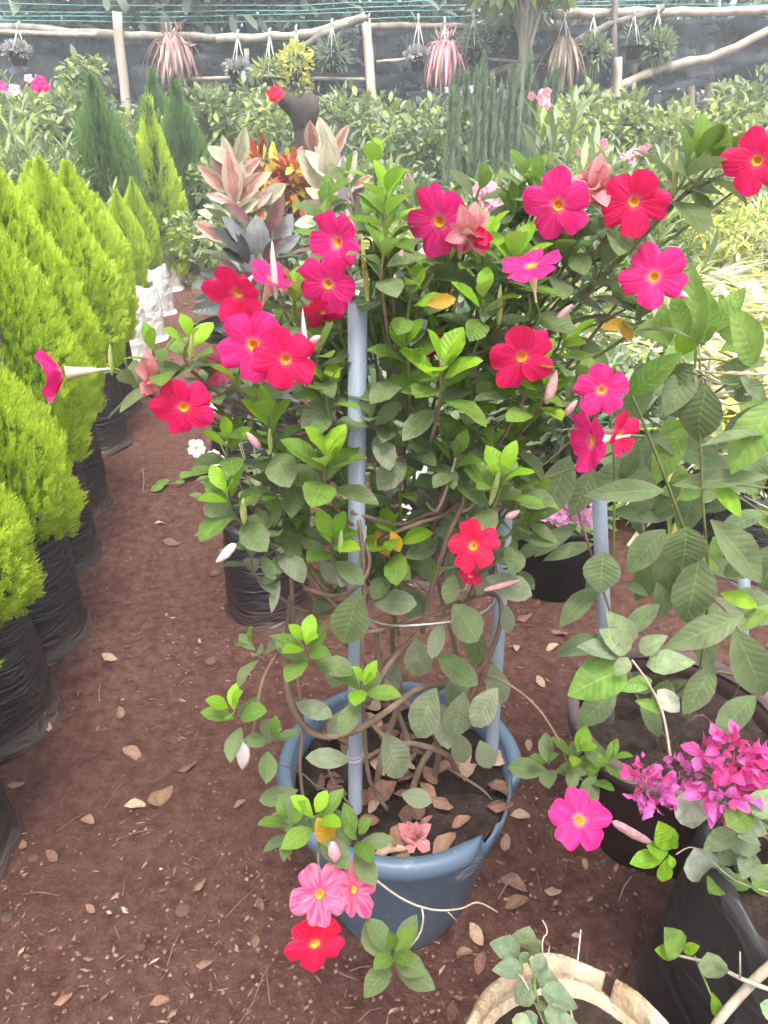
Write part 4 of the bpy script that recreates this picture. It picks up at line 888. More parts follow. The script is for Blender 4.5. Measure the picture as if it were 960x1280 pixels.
for i in range(40):
    c = P(ru(880, 1080), ru(1000, 1120), ru(.72, .85)); d = Vector((ru(-1, 1), ru(-1, .5), ru(-.3, 1)))
    F3.leaf('heart', frame(c, d, (0, -.4, 1), ru(.035, .055)), random.choice(('leaf_greyed', 'leaf_pale', 'leaf_mid')))
F3.build(boug)
base = BG+Vector((.02, 0, .39))
for pts, r in [([(838, 945, .84), (828, 890, .88), (808, 850, .9), (790, 825, .91)], .0022)]: stem(boug, VP(pts), r, r*.7, 'stem_pale', 6)
for tgt, r in [((838, 945, .84), .004), ((850, 970, .82), .003), ((912, 950, .8), .004), ((905, 985, .79), .003), ((950, 1040, .76), .003), ((815, 985, .80), .003)]:
    e = P(*tgt); stem(boug, [base+Vector((ru(-.04, .04), ru(-.04, .04), 0)), (base+e)/2+Vector((0, 0, .05)), e], r, r*.5, 'stem_brown', 6)
stem(boug, [base+Vector((-.02, -.02, 0)), P(960, 1210, .62), P(925, 1245, .60), P(890, 1290, .56), P(880, 1340, .5)], .0075, .006, 'stem_pale', 8, 'branch')
stem(boug, VP([(985, 1245, .58), (930, 1225, .60), (890, 1205, .63), (845, 1194, .66)]), .0035, .0018, 'stem_pale', 6, 'branch')
stem(boug, VP([(960, 1115, .70), (915, 1098, .74), (870, 1060, .78), (845, 1068, .78)]), .0012, .0009, 'stem_pale', 5)
stem(boug, VP([(868, 1195, .65), (885, 1235, .62), (900, 1270, .59)]), .002, .0012, 'stem_green', 5)
stem(boug, VP([(925, 1222, .60), (925, 1190, .60)]), .0015, .001, 'stem_pale', 5)

# ------------------------------------------------------------------ young plant in a folded sack, bottom edge
SK = Vector((.275, .565, 0))
sack = thing('potted_seedling', 'small grey green seedling in a pale sack with its rim rolled down', 'potted plant', SK)
def sack_wob(r, z, a):
    poly = 1/ math.cos(((a+.35) % (math.pi/3))-math.pi/6); k = .9+.1*poly
    return r*k*(1+.015*math.sin(11*a+z*30)), z+.010*math.sin(5*a+1)*(1 if z > .2 else 0)
part('sack', mesh_from('sack', *lathe([(.02, 0), (.145, 0), (.15, .03), (.15, .15), (.152, .27), (.14, .27), (.138, .2)], 48, wob=sack_wob), ['sack']), sack)
for k, (a0, a1) in enumerate([(R(-34), R(55)), (R(61), R(118)), (R(114), R(180)), (R(176), R(250)), (R(246), R(330))]):
    rp = [(.153, .225), (.161, .222), (.166, .26), (.165, .298), (.160, .307), (.151, .304), (.145, .285), (.147, .24)]
    rr = 1+.015*(k % 2); V_, F_ = lathe([(r_*rr, z+.003*k) for r_, z in rp], 14, a0, a1, wob=lambda r, z, a: (r*(.9+.1/math.cos(((a+.35) % (math.pi/3))-math.pi/6))*(1+.012*math.sin(9*a+z*60)), z+.008*math.sin(4*a+k)))
    F_ += [tuple(i*15 for i in range(8)), tuple(i*15+14 for i in range(8))[::-1]]
    part('rolled_rim', mesh_from('rolled_rim', V_, F_, ['sack']), sack)
part('soil', soil_mesh(.142, .245, 15), sack)
F4 = Foliage()
for b, t, Y, wr in [((650, 1192), (618, 1180), .64, .7), ((655, 1185), (660, 1165), .65, .9), ((662, 1190), (672, 1178), .65, .8), ((652, 1190), (660, 1205), .62, .8), ((655, 1210), (618, 1212), .61, .6), ((662, 1200), (690, 1222), .61, .7), ((672, 1225), (705, 1235), .59, .75), ((668, 1232), (642, 1255), .58, .7), ((676, 1240), (725, 1255), .57, .6), ((670, 1255), (685, 1262), .57, .8), ((680, 1265), (715, 1275), .55, .7), ((672, 1270), (645, 1285), .54, .7), ((690, 1280), (730, 1290), .54, .7), ((665, 1215), (680, 1235), .6, .8), ((640, 1275), (670, 1290), .53, .7)]:
    F4.bt(P(*b, Y), P(*t, Y-.006), 'heart', 'leaf_greyed' if random.random() < .7 else 'leaf_pale', wr, ru(-20, 20), .6)
F4.build(sack)
stem(sack, [SK+Vector((0, .01, .24)), P(672, 1250, .57), P(668, 1220, .60), P(655, 1190, .64)], .0026, .0016, 'stem_green')
stem(sack, [SK+Vector((.04, .0, .24)), P(713, 1262, .57), P(722, 1200, .62), P(726, 1162, .65)], .0016, .001, 'stem_pale')
stem(sack, [SK+Vector((-.01, .03, .24)), P(678, 1195, .63), P(684, 1165, .66), P(678, 1150, .67)], .0014, .001, 'stem_pale')
stem(sack, [P(684, 1205, .62), P(687, 1182, .64)], .0012, .0008, 'stem_pale')
stem(sack, [SK+Vector((.0, .02, .24)), P(660, 1235, .58), P(645, 1218, .6)], .0012, .001, 'stem_pale')

# ------------------------------------------------------------------ containers standing behind the flowering vine
def small_pot_plant(px, py, r0, r1, h, mat, name, lab, cat, flow=None, leafm='leaf_mid', bag=False, n=40, fr=.13, fh=.16):
    g = G(px, py); L0 = Vector((g.x, g.y+r0, -.004)); t = thing(name, lab, cat, L0)
    if bag: part('bag', bag_mesh('bag', mat, r1, h, int(px)), t)
    else: part('pot', pot_mesh('pot', r0, r1, h, mat), t)
    part('soil', soil_mesh(r1*.9, h*.84, int(px) % 17), t)
    F = Foliage()
    for i in range(n):
        a = ru(0, 6.28); rr = fr*math.sqrt(random.random()); p = L0+Vector((rr*math.cos(a), rr*math.sin(a), h*.9+ru(0, fh)*(1-rr/fr*.4)))
        F.leaf('small' if leafm != 'leaf_old' else 'hero0', frame(p, (math.cos(a), math.sin(a), ru(-.1, .9)), (0, 0, 1), ru(.05, .075)), leafm)
    F.build(t)
    for k in range(4): stem(t, [L0+Vector((0, 0, h*.8)), L0+Vector((ru(-fr, fr)*.6, ru(-fr, fr)*.6, h+fh*.8))], .003, .002)
    if flow:
        for (fx, fy, fY, d) in flow[1]: flower(t, P(fx, fy, fY), d, flow[0], ru(-30, 30), ru(0, 40), None, False)
    return t
small_pot_plant(330, 786, .125, .135, .38, 'black_bag', 'potted_shrub', 'leafy shrub in a black bag standing close behind the blue pot', 'potted plant', leafm='leaf_old', bag=True, n=60, fr=.2, fh=.4, flow=('petal_white', [(268, 572, 1.75, .05), (245, 560, 1.8, .05), (262, 505, 1.9, .05), (275, 650, 1.75, .04)]))
small_pot_plant(702, 752, .14, .165, .30, 'black_pot', 'potted_pink_flower', 'low plant with clustered lilac pink flowers in a round black pot', 'potted plant', leafm='leaf_mid', n=50, fr=.17, fh=.1,
    flow=('petal_lilac', [(708+ru(-30, 38), 640+ru(-24, 20), 1.82+ru(-.05, .05), .04) for _ in range(34)]))
small_pot_plant(560, 735, .16, .17, .36, 'black_bag', 'potted_shrub', 'shrub with white flowers in a black bag hidden behind the woody vine stems', 'potted plant', leafm='leaf_old', bag=True, n=110, fr=.28, fh=.5,
    flow=('petal_white', [(520, 587, 1.9, .06), (590, 455, 2.2, .06), (505, 640, 1.9, .05), (610, 430, 2.2, .05), (480, 600, 1.9, .05), (440, 620, 1.9, .05)]))
small_pot_plant(905, 700, .16, .17, .34, 'black_bag', 'potted_shrub', 'green shrub in a shiny black bag behind the big-leaved vine', 'potted plant', leafm='leaf_old', bag=True, n=60, fr=.2, fh=.22)
small_pot_plant(960, 735, .15, .17, .34, 'black_bag', 'potted_shrub', 'green shrub in a black bag with a white tie, beside the shiny bag', 'potted plant', leafm='leaf_mid', bag=True, n=60, fr=.2, fh=.22)
small_pot_plant(820, 640, .16, .17, .34, 'black_bag', 'potted_shrub', 'green shrub in a black bag behind the grey cane of the big-leaved vine', 'potted plant', leafm='leaf_old', bag=True, n=70, fr=.22, fh=.3)
# creeping runner on the path
rn = thing('creeping_runner', 'thin creeping runner with four small leaves lying on the path', 'plant', G(225, 605))
FR = Foliage()
for b, t in [((205, 606), (190, 612)), ((212, 600), (196, 605)), ((225, 598), (240, 588)), ((240, 595), (262, 580)), ((218, 605), (230, 600))]: FR.bt(G(*b, z=.03), G(*t, z=.035), 'round0', 'leaf_mid', .6, 0, .3)
FR.build(rn); stem(rn, [G(178, 618, z=.01), G(200, 608, z=.02), G(222, 602, z=.025), G(245, 590, z=.03)], .002, .0015); stem(rn, [G(178, 585, z=.03), G(180, 600, z=.02), G(178, 618, z=.01)], .0018, .0014, 'stem_pale')

# ------------------------------------------------------------------ rubber plants beside the path
leaf_mat('ficus_pink', (.34, .12, .105), (.48, .24, .21), (.55, .36, .32), .35, .15, .5, .1, .5, edge=(.56, .42, .34))
leaf_mat('ficus_cream', (.34, .36, .22), (.50, .46, .32), (.52, .48, .38), .38, .2, .3, .15, .5, edge=(.58, .52, .40))
leaf_mat('ficus_maroon', (.10, .045, .05), (.18, .085, .085), (.30, .25, .25), .3, .08, .3, .1, .5)
leaf_mat('ficus_grey', (.16, .165, .17), (.26, .265, .275), (.38, .36, .36), .3, .08, .3, .1, .5)
leaf_mat('ficus_dark', (.025, .03, .03), (.06, .065, .065), (.20, .21, .20), .3, .05, .3, .1, .5)
leaf_mat('ficus_spot', (.10, .09, .10), (.22, .19, .20), (.5, .4, .4), .35, .1, .3, .1, .5, edge=(.66, .42, .42))
def rubber(px, Y, lab, leaves, nrand, mats, bag='black_bag', ztop=1.2, r=.25):
    x = XAT(px, Y, .8); L0 = Vector((x, Y, 0)); t = thing('rubber_plant', lab, 'rubber plant', L0, 'rubber plants beside the path')
    part('bag', bag_mesh('bag', bag, .17, .36, int(px)+3), t); part('soil', soil_mesh(.15, .3, 4), t)
    top = Vector((x+.02, Y, ztop)); stem(t, [L0+Vector((0, 0, .28)), L0+Vector((.02, 0, .6)), top], .014, .008, 'stem_brown', 8, 'trunk')
    F = Foliage()
    for b, tp, dY, k, m in leaves: F.bt(P(*b, Y+dY), P(*tp, Y+dY-ru(.02, .1)), k, m, None, ru(-25, 25), .7)
    for i in range(nrand):
        z = ru(.45, ztop); a = i*2.4+ru(-.3, .3); d = Vector((math.cos(a), math.sin(a), ru(.0, .9)))
        F.leaf(random.choice(('ficus0', 'ficus1')), frame(L0+Vector((.03*math.cos(a), .03*math.sin(a), z)), d, (0, 0, 1), ru(.2, .27)), random.choice(mats))
    F.build(t)
rubber(297, 4.3, 'rubber plant with pink and cream variegated leaves beside the path', [
 ((294, 256), (286, 190), -.05, 'ficus0', 'ficus_pink'), ((298, 252), (325, 217), 0, 'ficus0', 'ficus_pink'), ((290, 254), (259, 242), 0, 'ficus0', 'ficus_pink'), ((290, 235), (266, 198), .05, 'ficus0', 'ficus_maroon'), ((285, 240), (251, 209), .03, 'ficus0', 'ficus_pink'),
 ((296, 210), (307, 162), .05, 'ficus0', 'ficus_cream'), ((294, 205), (261, 184), .05, 'ficus1', 'ficus_cream'), ((300, 225), (322, 198), .08, 'ficus0', 'ficus_pink'), ((280, 276), (251, 262), -.05, 'ficus1', 'ficus_cream'), ((282, 278), (268, 255), 0, 'ficus0', 'ficus_cream'), ((325, 255), (353, 232), 0, 'ficus1', 'ficus_cream'),
 ((305, 262), (338, 240), -.03, 'ficus0', 'ficus_pink'), ((300, 265), (320, 250), -.05, 'ficus0', 'ficus_cream'), ((310, 240), (336, 215), .05, 'ficus0', 'ficus_cream'), ((288, 215), (280, 172), .08, 'ficus0', 'ficus_cream'), ((305, 255), (300, 205), 0, 'ficus0', 'ficus_cream')], 16, ['ficus_cream', 'ficus_pink', 'leaf_big'], ztop=1.1)
rubber(318, 3.75, 'rubber plant with wide maroon and grey leaves, below the pink one', [
 ((312, 280), (284, 254), 0, 'ficus0', 'ficus_maroon'), ((312, 312), (286, 271), 0, 'ficus1', 'ficus_grey'), ((313, 322), (270, 284), -.05, 'ficus0', 'ficus_dark'), ((320, 320), (316, 275), -.03, 'ficus1', 'ficus_grey'), ((330, 318), (322, 272), 0, 'ficus1', 'ficus_grey'), ((338, 298), (351, 247), 0, 'ficus0', 'ficus_maroon'),
 ((342, 312), (363, 270), 0, 'ficus1', 'ficus_grey'), ((280, 302), (246, 278), 0, 'ficus0', 'ficus_pink'), ((345, 315), (372, 296), -.03, 'ficus0', 'ficus_grey'), ((330, 325), (350, 300), -.05, 'ficus0', 'ficus_maroon'), ((305, 330), (280, 310), -.05, 'ficus0', 'ficus_dark'), ((310, 330), (300, 295), -.08, 'ficus0', 'ficus_dark')], 10, ['ficus_maroon', 'ficus_dark', 'ficus_grey'], ztop=.95)
rubber(300, 3.0, 'low dark leaved rubber plant leaning over the path', [
 ((282, 352), (241, 357), 0, 'ficus1', 'ficus_grey'), ((290, 382), (242, 386), 0, 'ficus0', 'ficus_dark'), ((292, 402), (242, 412), 0, 'ficus0', 'ficus_dark'), ((290, 372), (246, 374), .03, 'ficus0', 'ficus_dark'), ((288, 345), (253, 340), .04, 'ficus0', 'ficus_dark'), ((295, 420), (258, 426), 0, 'ficus0', 'ficus_dark'), ((300, 345), (275, 325), .04, 'ficus0', 'ficus_maroon')], 14, ['ficus_dark', 'leaf_old', 'ficus_dark'], ztop=.75)
rubber(425, 4.5, 'tall rubber plant with cream edged leaves and a dark spotted leaf', [
 ((430, 268), (429, 198), -.05, 'ficus0', 'ficus_spot'), ((420, 228), (399, 150), .05, 'ficus0', 'ficus_cream'), ((418, 196), (433, 158), .05, 'ficus0', 'ficus_pink'), ((392, 190), (387, 156), .05, 'ficus1', 'ficus_pink'), ((416, 226), (384, 188), 0, 'ficus0', 'ficus_cream'), ((416, 258), (384, 235), 0, 'ficus0', 'ficus_cream'), ((402, 240), (376, 190), .05, 'ficus0', 'ficus_cream'),
 ((440, 235), (463, 219), 0, 'ficus0', 'ficus_pink'), ((426, 268), (386, 251), -.05, 'ficus0', 'ficus_maroon'), ((437, 258), (453, 236), -.05, 'ficus0', 'ficus_maroon'), ((458, 298), (434, 252), -.08, 'ficus0', 'ficus_spot'), ((400, 276), (371, 278), 0, 'ficus1', 'ficus_cream'), ((455, 280), (442, 257), -.1, 'ficus0', 'leaf_big'), ((412, 240), (408, 180), .02, 'ficus0', 'ficus_cream'), ((425, 230), (445, 190), .06, 'ficus0', 'ficus_cream')], 20, ['ficus_cream', 'ficus_pink', 'leaf_big', 'ficus_maroon'], ztop=1.15)
rubber(560, 4.7, 'small rubber plant with brown pink leaves behind the pink blooms', [((512, 255), (511, 218), 0, 'ficus0', 'ficus_pink'), ((630, 262), (628, 230), 0, 'ficus0', 'ficus_maroon'), ((620, 275), (632, 240), 0, 'ficus1', 'ficus_cream'), ((600, 270), (590, 235), 0, 'ficus0', 'ficus_cream')], 18, ['ficus_pink', 'ficus_cream', 'leaf_big'], ztop=1.0)

# ------------------------------------------------------------------ shrubs and beds behind
leaf_mat('lf_sage', (.17, .23, .12), (.28, .34, .20), None, .55, .25)
leaf_mat('lf_fresh', (.20, .30, .07), (.34, .42, .13), None, .5, .3)
leaf_mat('lf_lime', (.34, .42, .10), (.52, .56, .20), None, .5, .3)
leaf_mat('lf_cream', (.70, .70, .36), (.85, .84, .66), None, .5, .3)
leaf_mat('lf_yellow', (.72, .64, .08), (.84, .78, .22), None, .5, .3)
leaf_mat('lf_dark', (.05, .10, .045), (.11, .17, .075), None, .5, .2)
leaf_mat('lf_straw', (.42, .36, .20), (.60, .52, .32), None, .6, .25)
leaf_mat('lf_palm', (.20, .28, .08), (.34, .40, .15), None, .45, .25)
leaf_mat('lf_red', (.30, .05, .03), (.50, .12, .05), None, .45, .2)
leaf_mat('lf_blue', (.12, .18, .15), (.20, .27, .22), None, .6, .2)
leaf_mat('lf_brownpink', (.34, .20, .18), (.50, .34, .30), None, .6, .2)
leaf_mat('lf_greyfluff', (.30, .30, .30), (.44, .43, .43), None, .7, .2)
leaf_mat('lf_drybrown', (.22, .16, .12), (.38, .29, .23), None, .7, .15)
def rdir(rd, up=.0):
    v = Vector((rd.gauss(0, 1), rd.gauss(0, 1), rd.gauss(0, 1)+up)); return v.normalized()
def broad_bush(seed, h, r, n, mats, lsize, key='small', z0=.05):
    rd = random.Random(seed); specs = []
    cl = [(Vector((rd.uniform(-r, r)*.75, rd.uniform(-r, r)*.75, z0+(h-z0)*rd.uniform(.2, .9))), rd.uniform(.22, .42)*min(r, h)*1.1) for _ in range(max(8, int(n/60)))]
    for i in range(n):
        c, cr = rd.choice(cl); d = rdir(rd, .3); p = c+d*cr*rd.uniform(.6, 1.05)
        if p.z < z0: p.z = z0+rd.uniform(0, .1)
        specs.append((key, frame(p, d*.8+Vector((0, 0, rd.uniform(-.5, .6)))+rdir(rd)*.6, Vector((0, 0, 1))+rdir(rd)*.5, lsize*rd.uniform(.7, 1.25)), rd.randrange(len(mats))))
    return scatter_mesh('foliage', specs, mats), cl
def lance_bush(seed, h, r, nst, mats, lsize, key='lance'):
    rd = random.Random(seed); specs = []; stems = []
    for i in range(nst):
        a = rd.uniform(0, 6.28); rr = r*math.sqrt(rd.random()); tip = Vector((rr*math.cos(a), rr*math.sin(a), h*rd.uniform(.65, 1)*(1-.25*rr/r))); b = Vector((tip.x*.3, tip.y*.3, .02))
        ax = (tip-b); stems.append((b, b+ax*.5+Vector((0, 0, .05)), tip)); axn = ax.normalized()
        for k in range(14):
            f = .35+.65*k/13; p = b.lerp(tip, f)
            for q in range(3):
                a2 = k*1.05+q*2.09+rd.uniform(-.3, .3); o = axn.orthogonal().normalized(); o = Matrix.Rotation(a2, 3, axn) @ o
                specs.append((key, frame(p, o*(1-.5*(f > .85))+axn*rd.uniform(.4, 1.0), axn, lsize*rd.uniform(.75, 1.15)), rd.randrange(len(mats))))
    return scatter_mesh('foliage', specs, mats), stems
def blade_clump(seed, h, r, n, mats, key='blade', heads=1):
    rd = random.Random(seed); specs = []
    hs_ = [(Vector((rd.uniform(-r, r)*.6, rd.uniform(-r, r)*.6, 0)) if heads > 1 else Vector(), rd.uniform(.75, 1.1)) for _ in range(heads)]
    for i in range(n):
        c, k = rd.choice(hs_); a = rd.uniform(0, 6.28); e = rd.uniform(.45, 2.6); d = Vector((math.cos(a), math.sin(a), e)).normalized()
        specs.append((key, frame(c+Vector((0, 0, h*.15*rd.random())), d, Vector((0, 0, 1)) if e < 2 else -Vector((math.cos(a), math.sin(a), 0)), h*k*rd.uniform(.7, 1.15), h*k*rd.uniform(.8, 1.3)), rd.randrange(len(mats))))
    return scatter_mesh('foliage', specs, mats)
def palm(seed, h, nf, mats, ll=.22, trunk_h=.1):
    rd = random.Random(seed); specs = []; ribs = MB()
    for i in range(nf):
        a = i*2.4+rd.uniform(-.2, .2); out = Vector((math.cos(a), math.sin(a), 0)); el = rd.uniform(.5, 1.35); L = h*rd.uniform(.75, 1.1)
        pts = []; p = Vector((0, 0, trunk_h)); ang = el
        for k in range(9): pts.append(p.copy()); p = p+(out*math.cos(ang)+Vector((0, 0, math.sin(ang))))*L/8; ang -= .26
        ribs.tube(pts, [.012*(1-k/9)+.002 for k in range(9)], 5)
        side = Vector((0, 0, 1)).cross(out)
        for k in range(2, 9):
            for q in range(3):
                pp = pts[k-1].lerp(pts[k], q/3); tg = (pts[k]-pts[k-1]).normalized()
                for s_ in (-1, 1): specs.append(('lance', frame(pp, side*s_+tg*.7+Vector((0, 0, -.15)), Vector((0, 0, 1)), ll*(1-.06*k)*rd.uniform(.9, 1.1)), rd.randrange(len(mats))))
    return scatter_mesh('foliage', specs, mats), ribs
def place(name, lab, cat, px, Y, me, group=None, zref=.8, stems=None, smat='stem_brown', rot=None, scale=1., dx=0):
    t = thing(name, lab, cat, (XAT(px, Y, zref)+dx, Y, -.005), group, rotz=ru(0, 6) if rot is None else rot, scale=scale)
    part('foliage', me, t, kind='stuff')
    if stems:
        m = MB()
        for s_ in stems: m.tube(smooth_pts(s_, 3), [.008*(1-.09*i) for i in range(3*(len(s_)-1)+1)], 5)
        part('stem', m.mesh('stem', [smat]), t)
    else:
        part('stem', MB().tube([(0, 0, -.02), (.01, 0, .12), (0, .01, .3)], [.012, .01, .006], 6).mesh('stem', [smat]), t)
    return t
# cream and yellow leaved clumps on the right
cl = [blade_clump(300+i, .72, .2, 330, [['lf_cream', 'lf_yellow', 'lf_cream'], ['lf_yellow', 'lf_lime', 'lf_cream'], ['lf_cream', 'lf_cream', 'lf_lime']][i], 'blade', 4) for i in range(3)]
for i, (px, Y, sc) in enumerate([(800, 3.6, 1.0), (880, 3.5, 1.05), (960, 3.4, 1.05), (930, 2.9, .95), (1010, 3.0, 1.0), (850, 4.2, 1.1), (930, 4.3, 1.15), (1000, 4.2, 1.1), (770, 4.5, 1.05), (900, 5.2, 1.15), (830, 5.4, 1.1), (980, 5.2, 1.2), (740, 5.6, 1.1), (1050, 4.6, 1.2), (860, 2.9, .8), (905, 3.9, 1.2), (960, 4.7, 1.3), (830, 4.8, 1.2), (1000, 3.7, 1.2), (790, 5.9, 1.2), (875, 5.9, 1.3), (950, 5.9, 1.3)]):
    place('variegated_clump', 'arching clump of narrow %s leaves in the bed behind the big-leaved vine' % ('cream striped', 'yellow', 'pale cream')[i % 3], 'foliage plant', px, Y, cl[i % 3], 'cream and yellow leaf clumps', .5, scale=sc)
# fresh mixed low beds in the middle
bb = [broad_bush(320, .95, .42, 900, ['lf_fresh', 'lf_lime'], .075)[0], broad_bush(321, .9, .45, 900, ['lf_sage', 'lf_fresh'], .075)[0], broad_bush(322, .8, .45, 800, ['lf_dark', 'lf_sage'], .085)[0], broad_bush(323, .85, .4, 800, ['lf_lime', 'lf_yellow', 'lf_fresh'], .07)[0], broad_bush(324, .9, .42, 800, ['lf_cream', 'lf_lime', 'lf_lime'], .085, 'lance')[0]]
LB = ['light green bushy shrub', 'grey green bushy shrub', 'darker green bushy shrub', 'lime yellow bushy shrub', 'cream and lime shrub']
spots = [(505, 5.6, 3, 1.), (560, 6.0, 0, 1.05), (620, 5.6, 3, 1.), (600, 6.8, 1, 1.1), (520, 7.0, 0, 1.15), (680, 6.2, 1, 1.), (740, 6.6, 0, 1.), (470, 6.4, 1, 1.1), (800, 6.4, 1, 1.1), (860, 6.4, 0, 1.1), (920, 6.8, 1, 1.15), (990, 6.2, 0, 1.2), (450, 7.6, 2, 1.2), (390, 7.4, 1, 1.1), (340, 7.0, 2, 1.1), (300, 6.2, 1, 1.), (380, 6.0, 2, 1.0),
         (490, 8.2, 2, 1.3), (560, 9.6, 2, 1.2), (700, 7.6, 1, 1.1), (760, 8.0, 1, 1.2), (830, 8.2, 0, 1.2), (900, 8.4, 1, 1.25), (970, 8.2, 1, 1.3), (330, 8.6, 1, 1.3), (270, 9.8, 2, 1.4), (400, 8.8, 1, 1.3), (440, 9.6, 2, 1.4), (620, 4.6, 2, .9), (540, 4.6, 2, .95), (700, 4.6, 1, .95), (460, 5.0, 2, .95), (640, 3.6, 2, .85), (560, 3.4, 2, .85), (720, 3.4, 1, .85), (480, 3.6, 2, .9), (380, 4.9, 2, .9), (760, 2.9, 2, .8)]
def where(px, Y):
    a = 'between the rubber plants' if px < 420 else 'behind the crown of the red flowering vine' if px < 550 else 'beside the column cypresses' if px < 690 else 'among the oleanders' if px < 815 else 'between cream clumps and palms'
    return a+(', front rank' if Y < 5.3 else ', middle rank' if Y < 7.3 else ', rank along the net')
for px, Y, k, sc in spots:
    if px >= 790 and Y < 8: k = 4 if px % 20 else 3
    place('bushy_shrub', LB[k]+' '+where(px, Y), 'shrub', px, Y, bb[k], 'bushy shrubs of the middle bed', .8, scale=sc)
# tall loose shrubs along the net
tb = [broad_bush(400, 1.75, .6, 1300, ['lf_sage', 'lf_fresh'], .11)[0], broad_bush(401, 1.7, .6, 1300, ['lf_fresh', 'lf_lime', 'lf_sage'], .10)[0], broad_bush(402, 1.6, .6, 1200, ['lf_sage', 'lf_blue'], .12, 'lance')[0]]
for i, (px, Y, k, sc) in enumerate([(500, 10.6, 2, 1.0), (540, 9.4, 0, .92), (700, 9.6, 1, .98), (740, 10.6, 0, 1.02), (800, 10.2, 1, .96), (850, 10.8, 2, 1.0), (890, 9.6, 1, .98), (940, 10.4, 0, 1.08), (990, 9.6, 1, 1.05), (440, 10.6, 0, 1.), (400, 10.0, 2, .95), (340, 10.6, 1, 1.02), (290, 10.8, 0, 1.05), (230, 10.9, 1, 1.0), (165, 9.6, 1, .9), (60, 10.2, 0, 1.02), (10, 9.2, 2, 1.05), (-40, 8.4, 0, 1.05), (110, 10.9, 2, 1.05), (640, 10.4, 2, 1.0)]):
    place('tall_shrub', ('tall loose sage green shrub', 'tall loose fresh green shrub', 'tall narrow leaved blue green shrub')[k]+' before the net, '+('behind the cypress row' if px < 200 else 'behind the rubber plants' if px < 460 else 'beside the column cypresses' if px < 690 else 'behind the oleanders' if px < 820 else 'behind the palms'), 'shrub', px, Y, tb[k], 'tall shrubs along the net', 1.5, scale=sc*1.1)
# left bed behind the cypress row
b5 = lance_bush(330, 1.35, .5, 30, ['lf_sage', 'lf_fresh'], .15); b6 = lance_bush(331, 1.4, .5, 30, ['lf_sage', 'lf_sage', 'lf_variegated' if 'lf_variegated' in MATS else 'lf_lime'], .15)
for i, (px, Y, b_, sc, lab) in enumerate([(20, 6.6, b5, 1.34, 'leafy upright shrub with pink blossom heads behind the cypress row'), (70, 7.2, b6, 1.05, 'grey green upright shrub between the pink blossoms and the broad conifer'), (-40, 6.2, b6, 1.1, 'grey green upright shrub at the outer end of the left bed'), (40, 8.4, b5, 1.15, 'tall leafy shrub in front of the net, behind the pink blossoms'), (100, 8.6, b6, 1.1, 'pale upright shrub behind the broad dark conifer')]):
    t = place('upright_shrub', lab, 'shrub', px, Y, b_[0], 'upright shrubs of the left bed', 1.2, b_[1], 'stem_green', scale=sc)
    if i == 0:
        for (fx, fy, s_) in [(50, 103, .10), (46, 108, .09), (18, 112, .09), (36, 98, .07), (3, 107, .09), (56, 108, .08)]:
            flower(t, P(fx, fy, 6.4), s_, 'petal_soft_pink' if fx in (18, 36) else 'petal_pink', ru(-30, 30), ru(-10, 40), None, False)
# oleanders with pink heads
ol = lance_bush(340, 1.5, .42, 20, ['lf_sage', 'lf_fresh', 'lf_sage'], .2)
for i, (px, Y, sc, lab, fl) in enumerate([(690, 4.9, 1.14, 'oleander with one large pink flower head on its top shoot', [(672, 124, 9, 26)]), (765, 5.0, .95, 'oleander with pale pink flower heads in front of the column trees', [(757, 184, 7, 22), (728, 195, 5, 14), (785, 195, 5, 18), (803, 188, 4, 14)]), (620, 5.6, .85, 'oleander without flowers in front of the column trees', []), (840, 5.6, .95, 'oleander with pale buds beside the straw coloured palm', [])]):
    t = place('oleander', lab, 'shrub', px, Y, ol[0], 'oleanders of the middle bed', 1.2, ol[1], 'stem_green', scale=sc)
    for fx, fy, n, w_ in fl:
        for k in range(n): flower(t, P(fx+ru(-w_, w_)*.5, fy+ru(-w_, w_)*.4, Y-.15+ru(-.05, .05)), .05, 'petal_soft_pink', ru(-40, 40), ru(-20, 40), None, False)
pk = [(605, 232, .10), (598, 248, .09), (612, 245, .09), (620, 258, .08), (600, 262, .09), (593, 240, .08), (612, 235, .08)]
t = place('pale_flower_shrub', 'shrub with washed out pink and white flower heads behind the hot pink blooms', 'shrub', 608, 3.9, broad_bush(341, .95, .25, 400, ['lf_fresh', 'lf_sage'], .08)[0], None, .9)
for fx, fy, s_ in pk:
    for k in range(3): flower(t, P(fx+ru(-6, 6), fy+ru(-6, 6), 3.7), s_*.7, 'petal_soft_pink', ru(-40, 40), ru(-10, 40), None, False)
# column trees
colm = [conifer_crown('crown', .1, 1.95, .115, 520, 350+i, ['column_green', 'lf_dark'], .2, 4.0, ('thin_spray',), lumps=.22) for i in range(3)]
for i in range(13):
    px = 560+i*10.5+ru(-3, 3); Y = 8.4+(i % 3)*.35
    t = thing('column_cypress', 'slender grey green column cypress in a dense row before the net', 'cypress', (XAT(px, Y, 1.4), Y, 0), 'row of slender column cypresses', rotz=i*1.3, scale=ru(.92, 1.06))
    part('trunk', TRUNK, t); part('crown', colm[i % 3], t)
